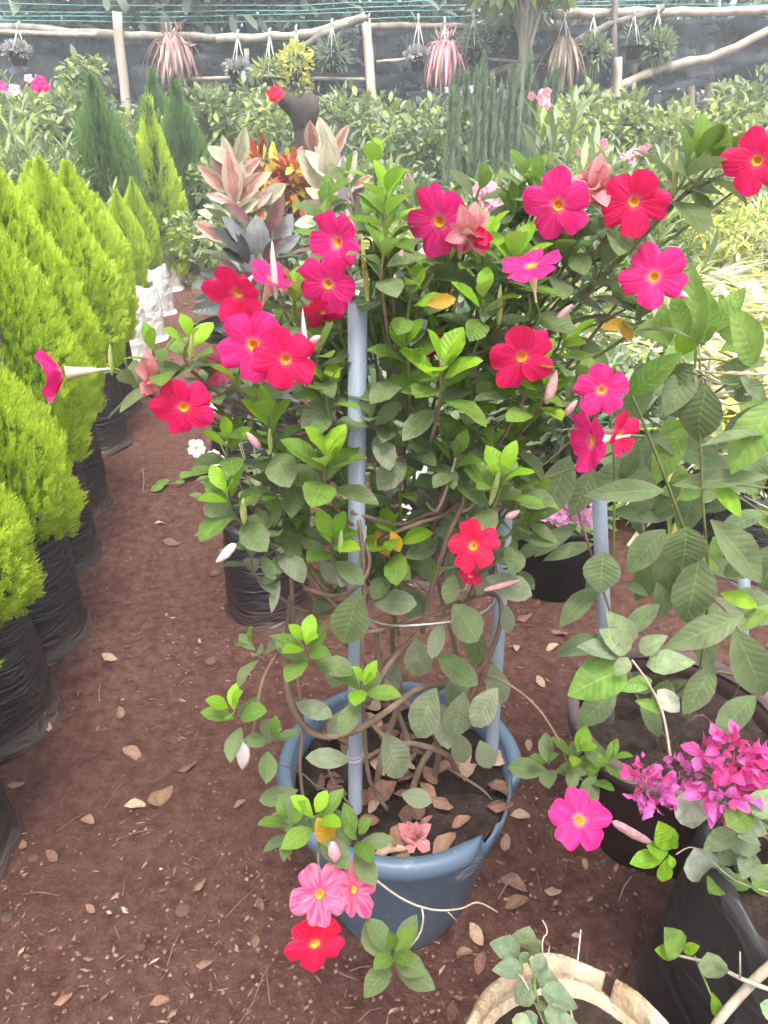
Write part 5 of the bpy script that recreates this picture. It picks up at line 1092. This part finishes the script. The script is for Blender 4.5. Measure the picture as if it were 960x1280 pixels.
# palms and straw plants
for i, (px, Y, h, nf, ms, lab) in enumerate([(560, 7.2, .9, 12, ['lf_sage', 'lf_blue'], 'grey green cycad with stiff fronds beside the column cypresses'), (790, 8.6, 1.25, 14, ['lf_palm'], 'arching green palm below the round hanging baskets'), (860, 8.0, 1.2, 14, ['lf_palm', 'lf_straw'], 'yellowing palm between the green palm and the straw palm'), (925, 6.6, 1.35, 16, ['lf_straw', 'lf_palm'], 'straw coloured palm with drooping fronds'), (1000, 7.2, 1.5, 15, ['lf_palm', 'lf_straw'], 'yellow green palm right of the straw coloured palm'),
      (262, 10.0, 1.5, 14, ['lf_palm'], 'palm with feathery fronds behind the pink rubber plant'), (330, 9.5, 1.3, 12, ['lf_palm', 'lf_sage'], 'palm with grey green fronds under the grey hanging pot'), (150, 10.4, 1.4, 12, ['lf_palm', 'lf_lime'], 'lime green palm between post and broad conifer'), (500, 9.2, 1.2, 12, ['lf_sage', 'lf_palm'], 'sage coloured palm behind the middle post')]):
    f_, ribs = palm(360+i, h, nf, ms); t = thing('palm', lab, 'palm', (XAT(px, Y, 1.0), Y, 0), None, rotz=i)
    part('foliage', f_, t, kind='stuff'); part('ribs', ribs.mesh('ribs', ['stem_green']), t); part('trunk', trunk_mesh('trunk', .25, .06, .03, z0=-.02), t)
# red croton and dark stump
cr = place('croton', 'croton with red and yellow leaves between the two pale rubber plants', 'shrub', 356, 6.2, broad_bush(380, 1.32, .26, 420, ['lf_red', 'lf_red', 'lf_yellow'], .16, 'big1', .7)[0], None, 1.2)
st = thing('tree_stump', 'dark leaning stump with a red flower on its cut end', 'stump', (XAT(380, 7.8, 1.2), 7.8, 0))
wpart('trunk', MB().tube(smooth_pts([(XAT(384, 7.8, 0), 7.8, -.05), (XAT(384, 7.8, 1), 7.8, 1.0), P(378, 150, 7.8), P(352, 122, 7.7)], 4), [.13, .13, .13, .13, .13, .12, .12, .11, .11, .1, .09, .08, .07], 9).mesh('trunk', ['bark_dark']), st)
wpart('branch', MB().tube([P(378, 160, 7.8), P(386, 135, 7.8), P(388, 122, 7.85)], [.11, .1, .08], 8).mesh('branch', ['bark_dark']), st)
for k in range(5): flower(st, P(345+ru(-4, 4), 117+ru(-4, 4), 7.6), .12, 'petal_red', ru(-40, 40), ru(-10, 50), None, False)
# loose white bag and stones by the rubber plants
g = G(252, 318); t = thing('white_sack', 'pale grey filled sack lying at the end of the path', 'sack', (g.x, g.y+.2, 0)); part('bag', WBAGS[1], t); part('soil', WBAGSOIL, t)
g = G(224, 338); t = thing('potted_shrub', 'small shrub in a light green pot at the end of the cypress row', 'potted plant', (g.x, g.y+.2, 0))
part('pot', pot_mesh('pot', .12, .16, .34, 'green_pot'), t); part('soil', soil_mesh(.15, .29, 2), t); part('foliage', broad_bush(390, .9, .2, 260, ['lf_fresh', 'gold_cypress'], .06, z0=.3)[0], t, kind='stuff')
for i, (px, py) in enumerate([(238, 325), (243, 306), (250, 298)]):
    g = G(px, py); t = thing('white_bag_plant', 'shrub in a small white bag beyond the green pot', 'potted plant', (g.x, g.y+.2, 0), 'small white bags at the end of the path', scale=.8)
    part('bag', WBAGS[i], t); part('soil', WBAGSOIL, t); part('foliage', bb[2], t, WORLD[t] @ Matrix.Translation((0, 0, .3)) @ Matrix.Scale(.55, 4), kind='stuff')

# ------------------------------------------------------------------ net fence, posts, poles
FY = 11.6
def net_sheet(top, bot, nx=90, nz=12, seed=0, amp=.11):
    V = []
    def at(line, u):
        u *= len(line)-1; i = min(int(u), len(line)-2); return line[i].lerp(line[i+1], u-i)
    for j in range(nz+1):
        for i in range(nx+1):
            u = i/nx; a = at(top, u); b = at(bot, u); p = a.lerp(b, j/nz)
            p.y += amp*mnoise.noise((p.x*1.6, p.z*5, seed))+amp*.5*mnoise.noise((p.x*5, p.z*12, seed)); p.z += (.03*mnoise.noise((p.x*2, 1, seed))-.10*abs(math.sin(p.x*.95+seed)))*(j/nz)
            V.append(p)
    return V, grid_faces(nz+1, nx+1)
fl_t = [P(x, y, FY) for x, y in ((-160, 30), (0, 36), (140, 46), (275, 50), (390, 42), (470, 30))]
fl_b = [P(x, y, FY) for x, y in ((-160, 104), (0, 104), (140, 108), (275, 100), (390, 106), (470, 104))]
fr_t = [P(x, y, FY+.15) for x, y in ((470, 32), (560, 34), (640, 36), (740, 30), (850, 24), (1120, 16))]
fr_b = [P(x, y, FY+.15) for x, y in ((470, 108), (560, 104), (640, 108), (740, 112), (850, 104), (1120, 90))]
single('shade_net', mesh_from('shade_net', *net_sheet(fl_t, fl_b, seed=1), ['shade_net']), 'black shade net hung along the pole left of the middle post', 'net', Matrix.Identity(4))
single('shade_net', mesh_from('shade_net', *net_sheet(fr_t, fr_b, seed=5), ['shade_net']), 'black shade net hung along the pole right of the middle post', 'net', Matrix.Identity(4))
lo_t = [Vector((x, FY+2.4, 2.0)) for x in np.linspace(-12, 12, 8)]; lo_b = [Vector((x, FY+2.4, 0)) for x in np.linspace(-12, 12, 8)]
single('shade_net', mesh_from('shade_net', *net_sheet(lo_t, lo_b, seed=9), ['net_interior_shade']), 'lower net wall behind the shrubs, coloured dark for the shaded interior', 'net', Matrix.Identity(4))  # darker net colour stands in for the shade inside the net house
def pole(name, lab, cat, pts, r0, r1, mat='pole_wood', group=None, seg=8):
    pts = [Vector(p) for p in pts]; rd = random.Random(int(abs(pts[0].x)*100)); out = smooth_pts(pts, 5) if len(pts) > 2 else [pts[0].lerp(pts[1], i/8) for i in range(9)]
    n = len(out); out = [p+Vector((rd.uniform(-.012, .012), rd.uniform(-.012, .012), rd.uniform(-.012, .012))) for p in out]
    L0 = out[0].copy(); m = MB().tube([p-L0 for p in out], [(r0+(r1-r0)*i/(n-1))*rd.uniform(.9, 1.12) for i in range(n)], seg)
    return single(name, m.mesh(name, [mat]), lab, cat, Matrix.Translation(L0), group)
def post(px0, py0, px1, Y, r, lab, mat='pole_wood'):
    top = P(px0, py0, Y); x1 = XAT(px1, Y, 0); pole('fence_post', lab, 'post', [(x1, Y, -.05), (x1+(top.x-x1)*.5, Y, top.z*.5), top], r, r*.85, mat)
post(146, 14, 172, FY-.15, .075, 'pale wooden post leaning before the left part of the net')
post(457, 24, 482, FY-.15, .07, 'pale wooden post standing between the two nets')
post(768, -20, 768, FY-.1, .05, 'tall thin grey pole before the right net', 'bark_grey')
post(773, 72, 771, FY-.4, .06, 'short wooden post beside the tall thin pole')
post(792, 80, 786, FY+.6, .05, 'thin wooden post behind the dark hanging pot'); post(866, 62, 858, FY+.6, .06, 'wooden post under the curved diagonal pole'); post(888, 56, 880, FY+.5, .07, 'thick wooden post under the curved diagonal pole'); post(928, 70, 922, FY+1.2, .06, 'grey wooden post far right behind the palms', 'bark_grey'); post(685, 70, 684, FY+.3, .05, 'short brown post under the dry hanging basket'); post(308, 60, 306, FY-.2, .04, 'thin grey post below the grey hanging pot', 'bark_grey')
pole('rail_pole', 'grey horizontal pole holding the left net', 'pole', [P(-160, 28, FY-.05), P(0, 34, FY-.05), P(140, 44, FY-.05), P(230, 46, FY-.05), P(300, 48, FY-.05)], .06, .045, 'bark_grey')
pole('rail_pole', 'pale horizontal pole between left net and middle post', 'pole', [P(270, 48, FY-.12), P(330, 46, FY-.12), P(390, 40, FY-.12), P(457, 20, FY-.12)], .05, .045)
pole('rail_pole', 'thin pale pole lying under the grey one', 'pole', [P(-160, 40, FY-.1), P(0, 40, FY-.1), P(120, 44, FY-.1)], .03, .03)
pole('rail_pole', 'dark branch slanting from the rail to the middle post', 'pole', [P(345, 80, FY-.2), P(400, 46, FY-.2), P(460, 22, FY-.2)], .04, .04, 'bark_grey')
pole('rail_pole', 'pale horizontal pole right of the middle post', 'pole', [P(450, 33, FY), P(520, 32, FY), P(640, 36, FY), P(700, 34, FY)], .04, .035, 'bark_grey')
pole('rail_pole', 'white wrapped horizontal pole above the right net', 'pole', [P(690, 18, FY), P(780, 15, FY), P(880, 14, FY), P(1120, 8, FY)], .055, .05)
pole('rail_pole', 'diagonal pole crossing the right net', 'pole', [P(600, 96, FY-.1), P(690, 66, FY-.1), P(760, 32, FY-.1), P(830, 10, FY-.1)], .045, .04, 'bark_grey')
pole('rail_pole', 'curved pale diagonal pole below the right net', 'pole', [P(690, 168, FY-.3), P(740, 130, FY-.3), P(800, 96, FY-.3), P(840, 82, FY-.3), P(900, 68, FY-.3), P(1000, 18, FY-.3)], .06, .055)
pole('rail_pole', 'thin pale pole along the lower hem of the left net', 'pole', [P(225, 98, FY-.1), P(330, 96, FY-.1), P(460, 100, FY-.1)], .022, .02)
pole('rail_pole', 'thin pale pole along the lower hem of the right net', 'pole', [P(470, 78, FY), P(560, 72, FY), P(680, 80, FY)], .02, .02)
for k, y in enumerate((3, 10, 16, 24)):
    pole('fence_wire', 'teal green wire strung above the nets', 'wire', [P(-160, y+4*math.sin(k), 13), P(300, y+4, 13), P(640, y-6, 13), P(1120, y-14, 13)], .007, .007, 'teal_wire', 'teal wires above the nets', 5)
# added net canopy and posts, unseen above and behind the viewer, dimming the foreground
cn_t = [Vector((x, 2.0, 2.85+.06*math.cos(x*2))) for x in np.linspace(-4.2, 4.2, 8)]; cn_b = [Vector((x, -5.0, 2.95+.06*math.cos(x*2))) for x in np.linspace(-4.2, 4.2, 8)]
net_mat('added_canopy_net', (.03, .035, .04), (.05, .055, .06), .36, scale=(1, 1, 1))
single('added_shade_canopy', mesh_from('added_shade_canopy', *net_sheet(cn_t, cn_b, 40, 30, 3), ['added_canopy_net']), 'added black net overhead, out of view, that dims the foreground', 'net', Matrix.Identity(4))
for x in (-4.2, 4.2):
    for y in (2.0, -5.0): pole('added_canopy_post', 'added wooden post, out of view, holding a corner of the foreground dimming net', 'post', [(x, y, -.05), (x+.02, y, 1.5), (x, y, 3.0)], .06, .05, 'pole_wood', 'posts added for the foreground dimming net')
# ------------------------------------------------------------------ hanging baskets
def droop_specs(rd, c, r, ln, n, key='blade_up', nm=1, out=.35):
    sp = []
    for i in range(n):
        a = rd.uniform(0, 6.28); p = c+Vector((math.cos(a)*r*rd.random(), math.sin(a)*r*rd.random(), rd.uniform(-.05, .08)))
        sp.append((key, frame(p, Vector((math.cos(a)*out, math.sin(a)*out, -1+rd.uniform(0, .7))), Vector((math.cos(a), math.sin(a), .3)), ln*rd.uniform(.5, 1.1), ln*rd.uniform(.7, 1.3)), rd.randrange(nm)))
    return sp
def ball_specs(rd, c, r, n, ls, key='small', nm=1, flat=1.):
    sp = []
    for i in range(n):
        d = rdir(rd, .2); p = c+Vector((d.x*r, d.y*r, d.z*r*flat))*rd.uniform(.5, 1.0); sp.append((key, frame(p, d+rdir(rd)*.5, rdir(rd), ls*rd.uniform(.7, 1.2)), rd.randrange(nm)))
    return sp
HPOT = pot_mesh('pot', .085, .12, .16, 'black_pot')
baskets = [
 (22, 36, 66, 'grey', 'small hanging pot with grey fluffy plant at the outer end of the left rail'), (218, 44, 66, 'pinkdroop', 'hanging basket with long drooping pink brown leaves'), (297, 46, 88, 'grey', 'hanging pot with grey fluffy plant beside the pale rail'), (337, 44, 98, 'tuft', 'low hanging pot with a light green tuft'), (370, 40, 86, 'yellow', 'hanging basket with trailing yellow green plant'), (415, 32, 74, 'green', 'hanging pot with wide green foliage left of the middle post'),
 (523, 26, 72, 'grey', 'hanging pot with grey plant just right of the middle post'), (556, 30, 70, 'pinkdroop', 'hanging basket with drooping rose pink leaves'), (592, 24, 62, 'green', 'hanging pot with wide green foliage right of the rose pink basket'), (706, 22, 54, 'dry', 'hanging basket with a dry brown drooping plant'), (742, 20, 62, 'round', 'round grey green hanging basket beside the tall thin pole'), (793, 18, 58, 'darkpot', 'hanging dark pot with a little green foliage'), (823, 16, 56, 'round', 'round grey green hanging basket above the green palm')]
for i, (px, y0, y1, kind, lab) in enumerate(baskets):
    Y = FY-.3; hook = P(px, y0, Y); c = P(px, y1, Y); rd = random.Random(500+i)
    t = thing('hanging_basket', lab, 'hanging basket', c-Vector((0, 0, .12)), 'baskets hanging from the net rail', rotz=0)
    m = MB()
    for a in (0.5, 2.6, 4.7): m.tube([hook-c+Vector((0, 0, .12)), Vector((.115*math.cos(a), .115*math.sin(a), .14))], .008, 4)
    part('strings', m.mesh('strings', ['rope']), t); part('hook', MB().tube([hook-c+Vector((0, .1, .2)), hook-c+Vector((0, 0, .17)), hook-c+Vector((0, 0, .11))], .015, 5).mesh('hook', ['rope']), t)
    part('pot', HPOT, t, WORLD[t] @ Matrix.Translation((0, 0, -.03)))
    C0 = Vector((0, 0, .13))
    if kind == 'grey': sp = ball_specs(rd, C0+Vector((0, 0, .02)), .17, 320, .06, 'small', 1, .5); ms = ['lf_greyfluff']
    elif kind == 'pinkdroop': sp = droop_specs(rd, C0+Vector((0, 0, .1)), .2, .5, 170, nm=2)+ball_specs(rd, C0+Vector((0, 0, .1)), .16, 60, .16, 'lance', 2); ms = ['lf_brownpink', 'petal_soft_pink' if i > 5 else 'lf_brownpink']
    elif kind == 'tuft': sp = ball_specs(rd, C0+Vector((0, 0, .06)), .2, 200, .12, 'lance', 2, .6); ms = ['lf_lime', 'lf_fresh']
    elif kind == 'yellow': sp = ball_specs(rd, C0+Vector((0, 0, .08)), .2, 240, .09, 'small', 2)+ball_specs(rd, C0+Vector((0, 0, -.25)), .2, 240, .09, 'small', 2, 1.6); ms = ['lf_lime', 'lf_yellow']
    elif kind == 'green': sp = ball_specs(rd, C0+Vector((0, 0, .05)), .26, 380, .09, 'lance', 2, .7); ms = ['lf_sage', 'lf_blue']
    elif kind == 'dry': sp = droop_specs(rd, C0, .15, .55, 160); ms = ['lf_drybrown']
    elif kind == 'round': sp = ball_specs(rd, C0-Vector((0, 0, .02)), .2, 480, .08, 'small', 1, .95)+droop_specs(rd, C0-Vector((0, 0, .1)), .12, .3, 40); ms = ['lf_sage']
    else: sp = ball_specs(rd, C0+Vector((0, 0, .1)), .2, 160, .09, 'lance', 1, .9); ms = ['lf_blue']
    part('foliage', scatter_mesh('foliage', sp, ms), t, kind='stuff')
# ------------------------------------------------------------------ trees at and behind the fence
def tree(px, Y, h, r, n, ms, ls, lab, zc=None, bark='bark_grey', tr=.1, seed=0, key='small', group=None, lean=0.):
    x = XAT(px, Y, min(h, 2.5)); t = thing('tree', lab, 'tree', (x, Y, 0), group); rd = random.Random(600+seed); zc = zc or h*.62
    m = MB(); top = Vector((lean, 0, zc)); m.tube(smooth_pts([(0, 0, -.1), (lean*.4, .02, zc*.45), top], 4), [tr*(1-.06*i) for i in range(9)], 9)
    specs = []; cl = []
    for i in range(16):
        a = rd.uniform(0, 6.28); e = rd.uniform(-.5, 1.0); d = Vector((math.cos(a)*math.cos(e), math.sin(a)*math.cos(e), math.sin(e)*(h-zc)/r)); c = top+d*r*rd.uniform(.45, .85); cl.append((c, r*rd.uniform(.28, .45)))
        m.tube(smooth_pts([top-Vector((0, 0, zc*rd.uniform(.05, .3))), (top+c)/2+Vector((0, 0, -.05)), c], 3), [tr*.4*(1-.12*i2) for i2 in range(7)], 5)
    part('trunk', m.mesh('trunk', [bark]), t)
    for i in range(n):
        c, cr_ = rd.choice(cl); d = rdir(rd); specs.append((key, frame(c+d*cr_*rd.uniform(.35, 1.1), d+rdir(rd)*.7+Vector((0, 0, -.4)), Vector((0, 0, 1))+rdir(rd)*.6, ls*rd.uniform(.7, 1.3)), rd.randrange(len(ms))))
    part('crown', scatter_mesh('crown', specs, ms), t, kind='stuff')
tree(655, FY-.5, 3.9, .75, 620, ['lf_sage', 'lf_fresh'], .2, 'leafy tree with large hanging leaves rising before the net', 2.9, tr=.09, seed=1)
tree(100, 10.6, 2.45, .42, 520, ['lf_sage', 'lf_fresh'], .13, 'small round leafy tree before the left net', 1.85, tr=.03, seed=2)
leaf_mat('lf_far', (.07, .11, .075), (.14, .19, .13), None, .7, .2); leaf_mat('lf_far_dark', (.035, .06, .045), (.08, .11, .085), None, .7, .2)
farl = ['tree with thin double trunk behind the net fence', 'dense dark tree behind the net fence', 'grey green tree behind the net fence', 'leaning dark trunked tree behind the net fence']
for i, (px, Y, h, r, k, tr_, ln) in enumerate([(-120, 17, 7, 2.4, 1, .16, 0), (60, 16, 6.5, 2.2, 2, .14, .2), (185, 15, 7, 2.0, 0, .1, 0), (202, 15.1, 7, 1.9, 0, .1, .1), (305, 14.6, 7, 2.2, 3, .11, -.8), (372, 15, 7.5, 2.3, 2, .15, .0), (395, 15.2, 7.2, 2.0, 2, .1, .5), (480, 17, 7, 2.4, 1, .16, 0), (570, 18, 7.5, 2.6, 2, .16, 0), (700, 17, 7, 2.5, 1, .15, 0), (810, 18, 7, 2.5, 2, .15, 0), (900, 16.5, 6, 2.2, 2, .14, 0), (1000, 17.5, 7, 2.6, 1, .15, 0), (1100, 16, 6.5, 2.3, 2, .15, 0)]):
    near_ = {-120: 'past the outer end of the fence', 60: 'above the small leafy tree', 185: 'beside the drooping pink basket', 202: 'beside the drooping pink basket', 305: 'above the grey hanging pot', 372: 'above the yellow trailing basket', 395: 'left of the middle post', 480: 'right of the middle post', 570: 'above the rose pink basket', 700: 'above the dry brown basket', 810: 'above the dark hanging pot', 900: 'above the curved diagonal pole', 1000: 'past the curved diagonal pole', 1100: 'past the right end of the net'}[px]
    tree(px, Y, h, r, 1500, [['lf_far', 'lf_far_dark'], ['lf_far_dark'], ['lf_far', 'lf_blue'], ['lf_far_dark', 'lf_far']][k], .26, farl[k]+' '+near_, 3.4, 'bark_dark' if k == 3 else 'bark_grey', tr_, 20+i, group='trees behind the net fence', lean=ln)
# far wood closing the view
rd = random.Random(77); specs = []
for i in range(9000):
    x = rd.uniform(-24, 24); z = abs(rd.gauss(0, 1))*3.2; y = 22+rd.uniform(0, 3)+.6*math.sin(x*1.7)
    specs.append(('small', frame((x, y, min(z, 9)), rdir(rd), rdir(rd)+Vector((0, -1, .3)), rd.uniform(.35, .7)), rd.randrange(3)))
single('far_wood', scatter_mesh('far_wood', specs, ['lf_far', 'lf_far_dark', 'lf_blue']), 'dense dark green wood far behind the net fence', 'trees', Matrix.Identity(4), kind='stuff')

# ------------------------------------------------------------------ litter
def on_ground(px, py): g = G(px, py); g.z = ground_h(g.x, g.y); return g
dl = [(110, 1028, 26, 1, 0), (202, 1001, 40, 1, 0), (170, 1008, 28, 2, 0), (66, 1075, 22, 1, 0), (325, 1133, 20, 1, 0), (113, 1136, 16, 0, 0), (42, 830, 0, 0, 0), (138, 824, 22, 2, 0), (165, 940, 34, 0, 0), (235, 963, 26, 1, 0), (645, 1135, 34, 0, 0), (690, 1122, 22, 2, 0), (640, 1110, 40, 0, 0), (595, 1170, 30, 2, 0), (650, 1032, 28, 2, 0), (690, 1030, 20, 2, 0), (645, 808, 18, 2, 0), (676, 851, 20, 2, 0), (470, 1200, 0, 0, 0), (80, 1250, 24, 0, 0), (200, 1250, 26, 0, 0), (20, 980, 20, 0, 0), (300, 1010, 18, 0, 0),
      (250, 1110, 20, 0, 0), (210, 480, 18, 2, 0), (280, 690, 16, 1, 0), (720, 1175, 14, 2, 0), (870, 1140, 18, 1, 0), (730, 1085, 16, 0, 0), (700, 790, 24, 0, 0), (690, 810, 20, 2, 0), (655, 775, 22, 0, 0), (600, 1205, 30, 1, 0), (565, 1270, 30, 1, 0), (580, 1190, 22, 0, 0), (150, 890, 20, 0, 0), (55, 905, 24, 2, 0), (30, 1060, 18, 0, 0), (370, 1010, 16, 0, 0), (255, 1205, 20, 0, 0), (320, 1180, 22, 0, 0), (630, 1065, 24, 2, 0), (660, 935, 18, 2, 0), (215, 680, 22, 1, 0), (200, 655, 14, 2, 0), (705, 590, 14, 2, 0)]
DM = ['dry_leaf', 'dry_leaf_pale', 'dry_leaf_dark']
for i, (px, py, s_, m_, _) in enumerate(dl):
    if not s_: continue
    g = on_ground(px, py); g.z += .006; L_ = s_/FPX*(g.y*math.cos(PITCH)+CAM_H*math.sin(PITCH)); a = ru(0, 6.28)
    lab = {0: 'brown dry leaf lying on the red soil', 1: 'pale tan dry leaf lying on the red soil', 2: 'curled dark dry leaf lying on the red soil'}[m_ if m_ != 2 else 1] if False else ('brown dry leaf lying on the red soil', 'dark dry leaf lying on the red soil', 'pale tan dry leaf lying on the red soil')[m_]
    single('dry_leaf', leaf_me(('dry0', 'dry1')[i % 2], ('dry_leaf', 'dry_leaf_dark', 'dry_leaf_pale')[m_] if i not in (0, 1) else 'dry_leaf'), lab, 'dry leaf', frame(g-Vector((math.cos(a), math.sin(a), 0))*L_/2, (math.cos(a), math.sin(a), .06), (ru(-.2, .2), ru(-.2, .2), 1), L_), ('brown', 'dark', 'pale')[m_]+' dry leaves on the soil')
# dry leaves on the soil of the blue pot
for i in range(64):
    a = ru(0, 6.28); r_ = PR*.86*math.sqrt(random.random()); p = POT+Vector((r_*math.cos(a), r_*math.sin(a), PH-.045+ru(.004, .018))); a2 = ru(0, 6.28); m_ = random.choice(('dry_leaf', 'dry_leaf_dark', 'dry_leaf_dark', 'dry_leaf', 'dry_leaf_dark', 'dry_leaf_pale'))
    single('dry_leaf', leaf_me(('dry0', 'dry1')[i % 2], m_), 'dry %sleaf lying on the soil inside the blue pot' % {'dry_leaf': 'brown ', 'dry_leaf_dark': 'dark ', 'dry_leaf_pale': 'pale '}[m_], 'dry leaf', frame(p, (math.cos(a2), math.sin(a2), ru(-.1, .25)), (ru(-.4, .4), ru(-.4, .4), 1), ru(.035, .07)), {'dry_leaf': 'brown', 'dry_leaf_dark': 'dark', 'dry_leaf_pale': 'pale'}[m_]+' dry leaves in the blue pot')
for b, t_ in [((560, 1000), (600, 985)), ((600, 1005), (640, 980))]:
    pass
# stones and clods
def clod(seed, mat):
    rd = random.Random(seed); V_, F_ = lathe([(.02, 0), (.8, .1), (1.0, .4), (.75, .75), (.3, .92), (.01, .95)], 9)
    return mesh_from('clod', [(x*(1+rd.uniform(-.2, .2)), y*(1+rd.uniform(-.2, .2)), z*.7*(1+rd.uniform(-.15, .15))) for x, y, z in V_], F_, [mat], smooth=False)
CL = [clod(i, 'stone') for i in range(4)]
for i, (px, py, w_) in enumerate([(156, 552, 18), (50, 827, 16), (264, 831, 14), (42, 1075, 12), (178, 1190, 10), (228, 1137, 18), (10, 1150, 14), (345, 690, 0), (222, 845, 9), (205, 340, 9), (232, 380, 8), (215, 450, 9), (275, 555, 10), (268, 715, 14)]):
    if not w_: continue
    g = on_ground(px, py); s_ = w_/FPX*(g.y*math.cos(PITCH)+CAM_H*math.sin(PITCH))/2
    single('stone', CL[i % 4], 'small reddish stone or clod lying on the path', 'stone', Matrix.Translation(g-Vector((0, 0, s_*.1))) @ Matrix.Rotation(i*1.1, 4, 'Z') @ Matrix.Scale(s_, 4), 'small stones on the path')
# chips, crumbs and twigs
V_, F_, M_ = [], [], []
def chip(x, y, L_, w_, mi, tilt):
    z = ground_h(x, y); a = ru(0, 6.28); c, s_ = math.cos(a), math.sin(a); o = len(V_); k = ru(-.3, .3)
    for u, v, h in ((-.5, -.3, 0), (.1, -.5, tilt), (.5, k, tilt*.4), (-.1, .5, 0), (-.2, 0, .35*w_)):
        V_.append((x+c*u*L_-s_*v*w_, y+s_*u*L_+c*v*w_, z+.0015+h*L_*.5 if h != .35*w_ else z+.002+.3*w_))
    F_.extend([(o, o+1, o+4), (o+1, o+2, o+4), (o+2, o+3, o+4), (o+3, o, o+4)]); M_.extend([mi]*4)
for i in range(17000):
    y = .45+6.5*random.random()**1.8; x = ru(-1.7, 1.3)*(.55+.16*y) if y < 3 else ru(-2.4, 1.4)
    pch = mnoise.noise((x*1.8, y*1.8, 5))
    if pch < ru(-.6, .4): continue
    t_ = random.random()
    if t_ < .42: chip(x, y, ru(.008, .026), ru(.0015, .004), random.choice((0, 1, 3, 3)), ru(0, .3))
    elif t_ < .96: s_ = ru(.003, .011); chip(x, y, s_, s_, random.choice((1, 1, 3, 3, 3, 3, 3, 0) if random.random() > .03 else (2, 2)), ru(0, .5))
    else: chip(x, y, ru(.01, .03), ru(.006, .012), random.choice((0, 1, 1, 3, 3, 2)), ru(0, .3))
single('soil_litter', mesh_from('soil_litter', V_, F_, ['twig', 'stone', 'chip_pale', 'crumb'], None, M_, False), 'fine wood chips and crumbs strewn over the red soil', 'litter', Matrix.Identity(4), kind='stuff')
m = MB()
for i in range(260):
    y = .5+4.5*random.random()**1.6; x = ru(-1.6, 1.2)*(.5+.2*y); a = ru(0, 6.28); L_ = ru(.03, .10); p = Vector((x, y, ground_h(x, y)+.002)); d = Vector((math.cos(a), math.sin(a), 0))
    m.tube([p, p+d*L_*.5+Vector((ru(-.006, .006), ru(-.006, .006), ru(.001, .006))), p+d*L_], ru(.0006, .0017), 4)
single('fine_twigs', m.mesh('fine_twigs', ['twig']), 'thin dry twigs and stalks scattered over the red soil', 'litter', Matrix.Identity(4), kind='stuff')

# ------------------------------------------------------------------ thin bright haze over the nursery
hm = bpy.data.materials.new('haze'); hm.use_nodes = True; hn = hm.node_tree; hn.nodes.remove(hn.nodes['Principled BSDF'])
pv = hn.nodes.new('ShaderNodeVolumePrincipled'); pv.inputs['Density'].default_value = .012; pv.inputs['Color'].default_value = (.93, .96, 1, 1); pv.inputs['Anisotropy'].default_value = .2
hn.links.new(pv.outputs[0], hn.nodes['Material Output'].inputs['Volume'])
hx0, hx1, hy0, hy1, hz0, hz1 = -160, 160, -110, 180, -1.2, 10.5
single('haze', mesh_from('haze', [(x, y, z) for z in (hz0, hz1) for y in (hy0, hy1) for x in (hx0, hx1)], [(0, 2, 3, 1), (4, 5, 7, 6), (0, 1, 5, 4), (2, 6, 7, 3), (0, 4, 6, 2), (1, 3, 7, 5)], [hm], smooth=False), 'thin pale haze in the air over the nursery', 'haze', Matrix.Identity(4), kind='stuff')
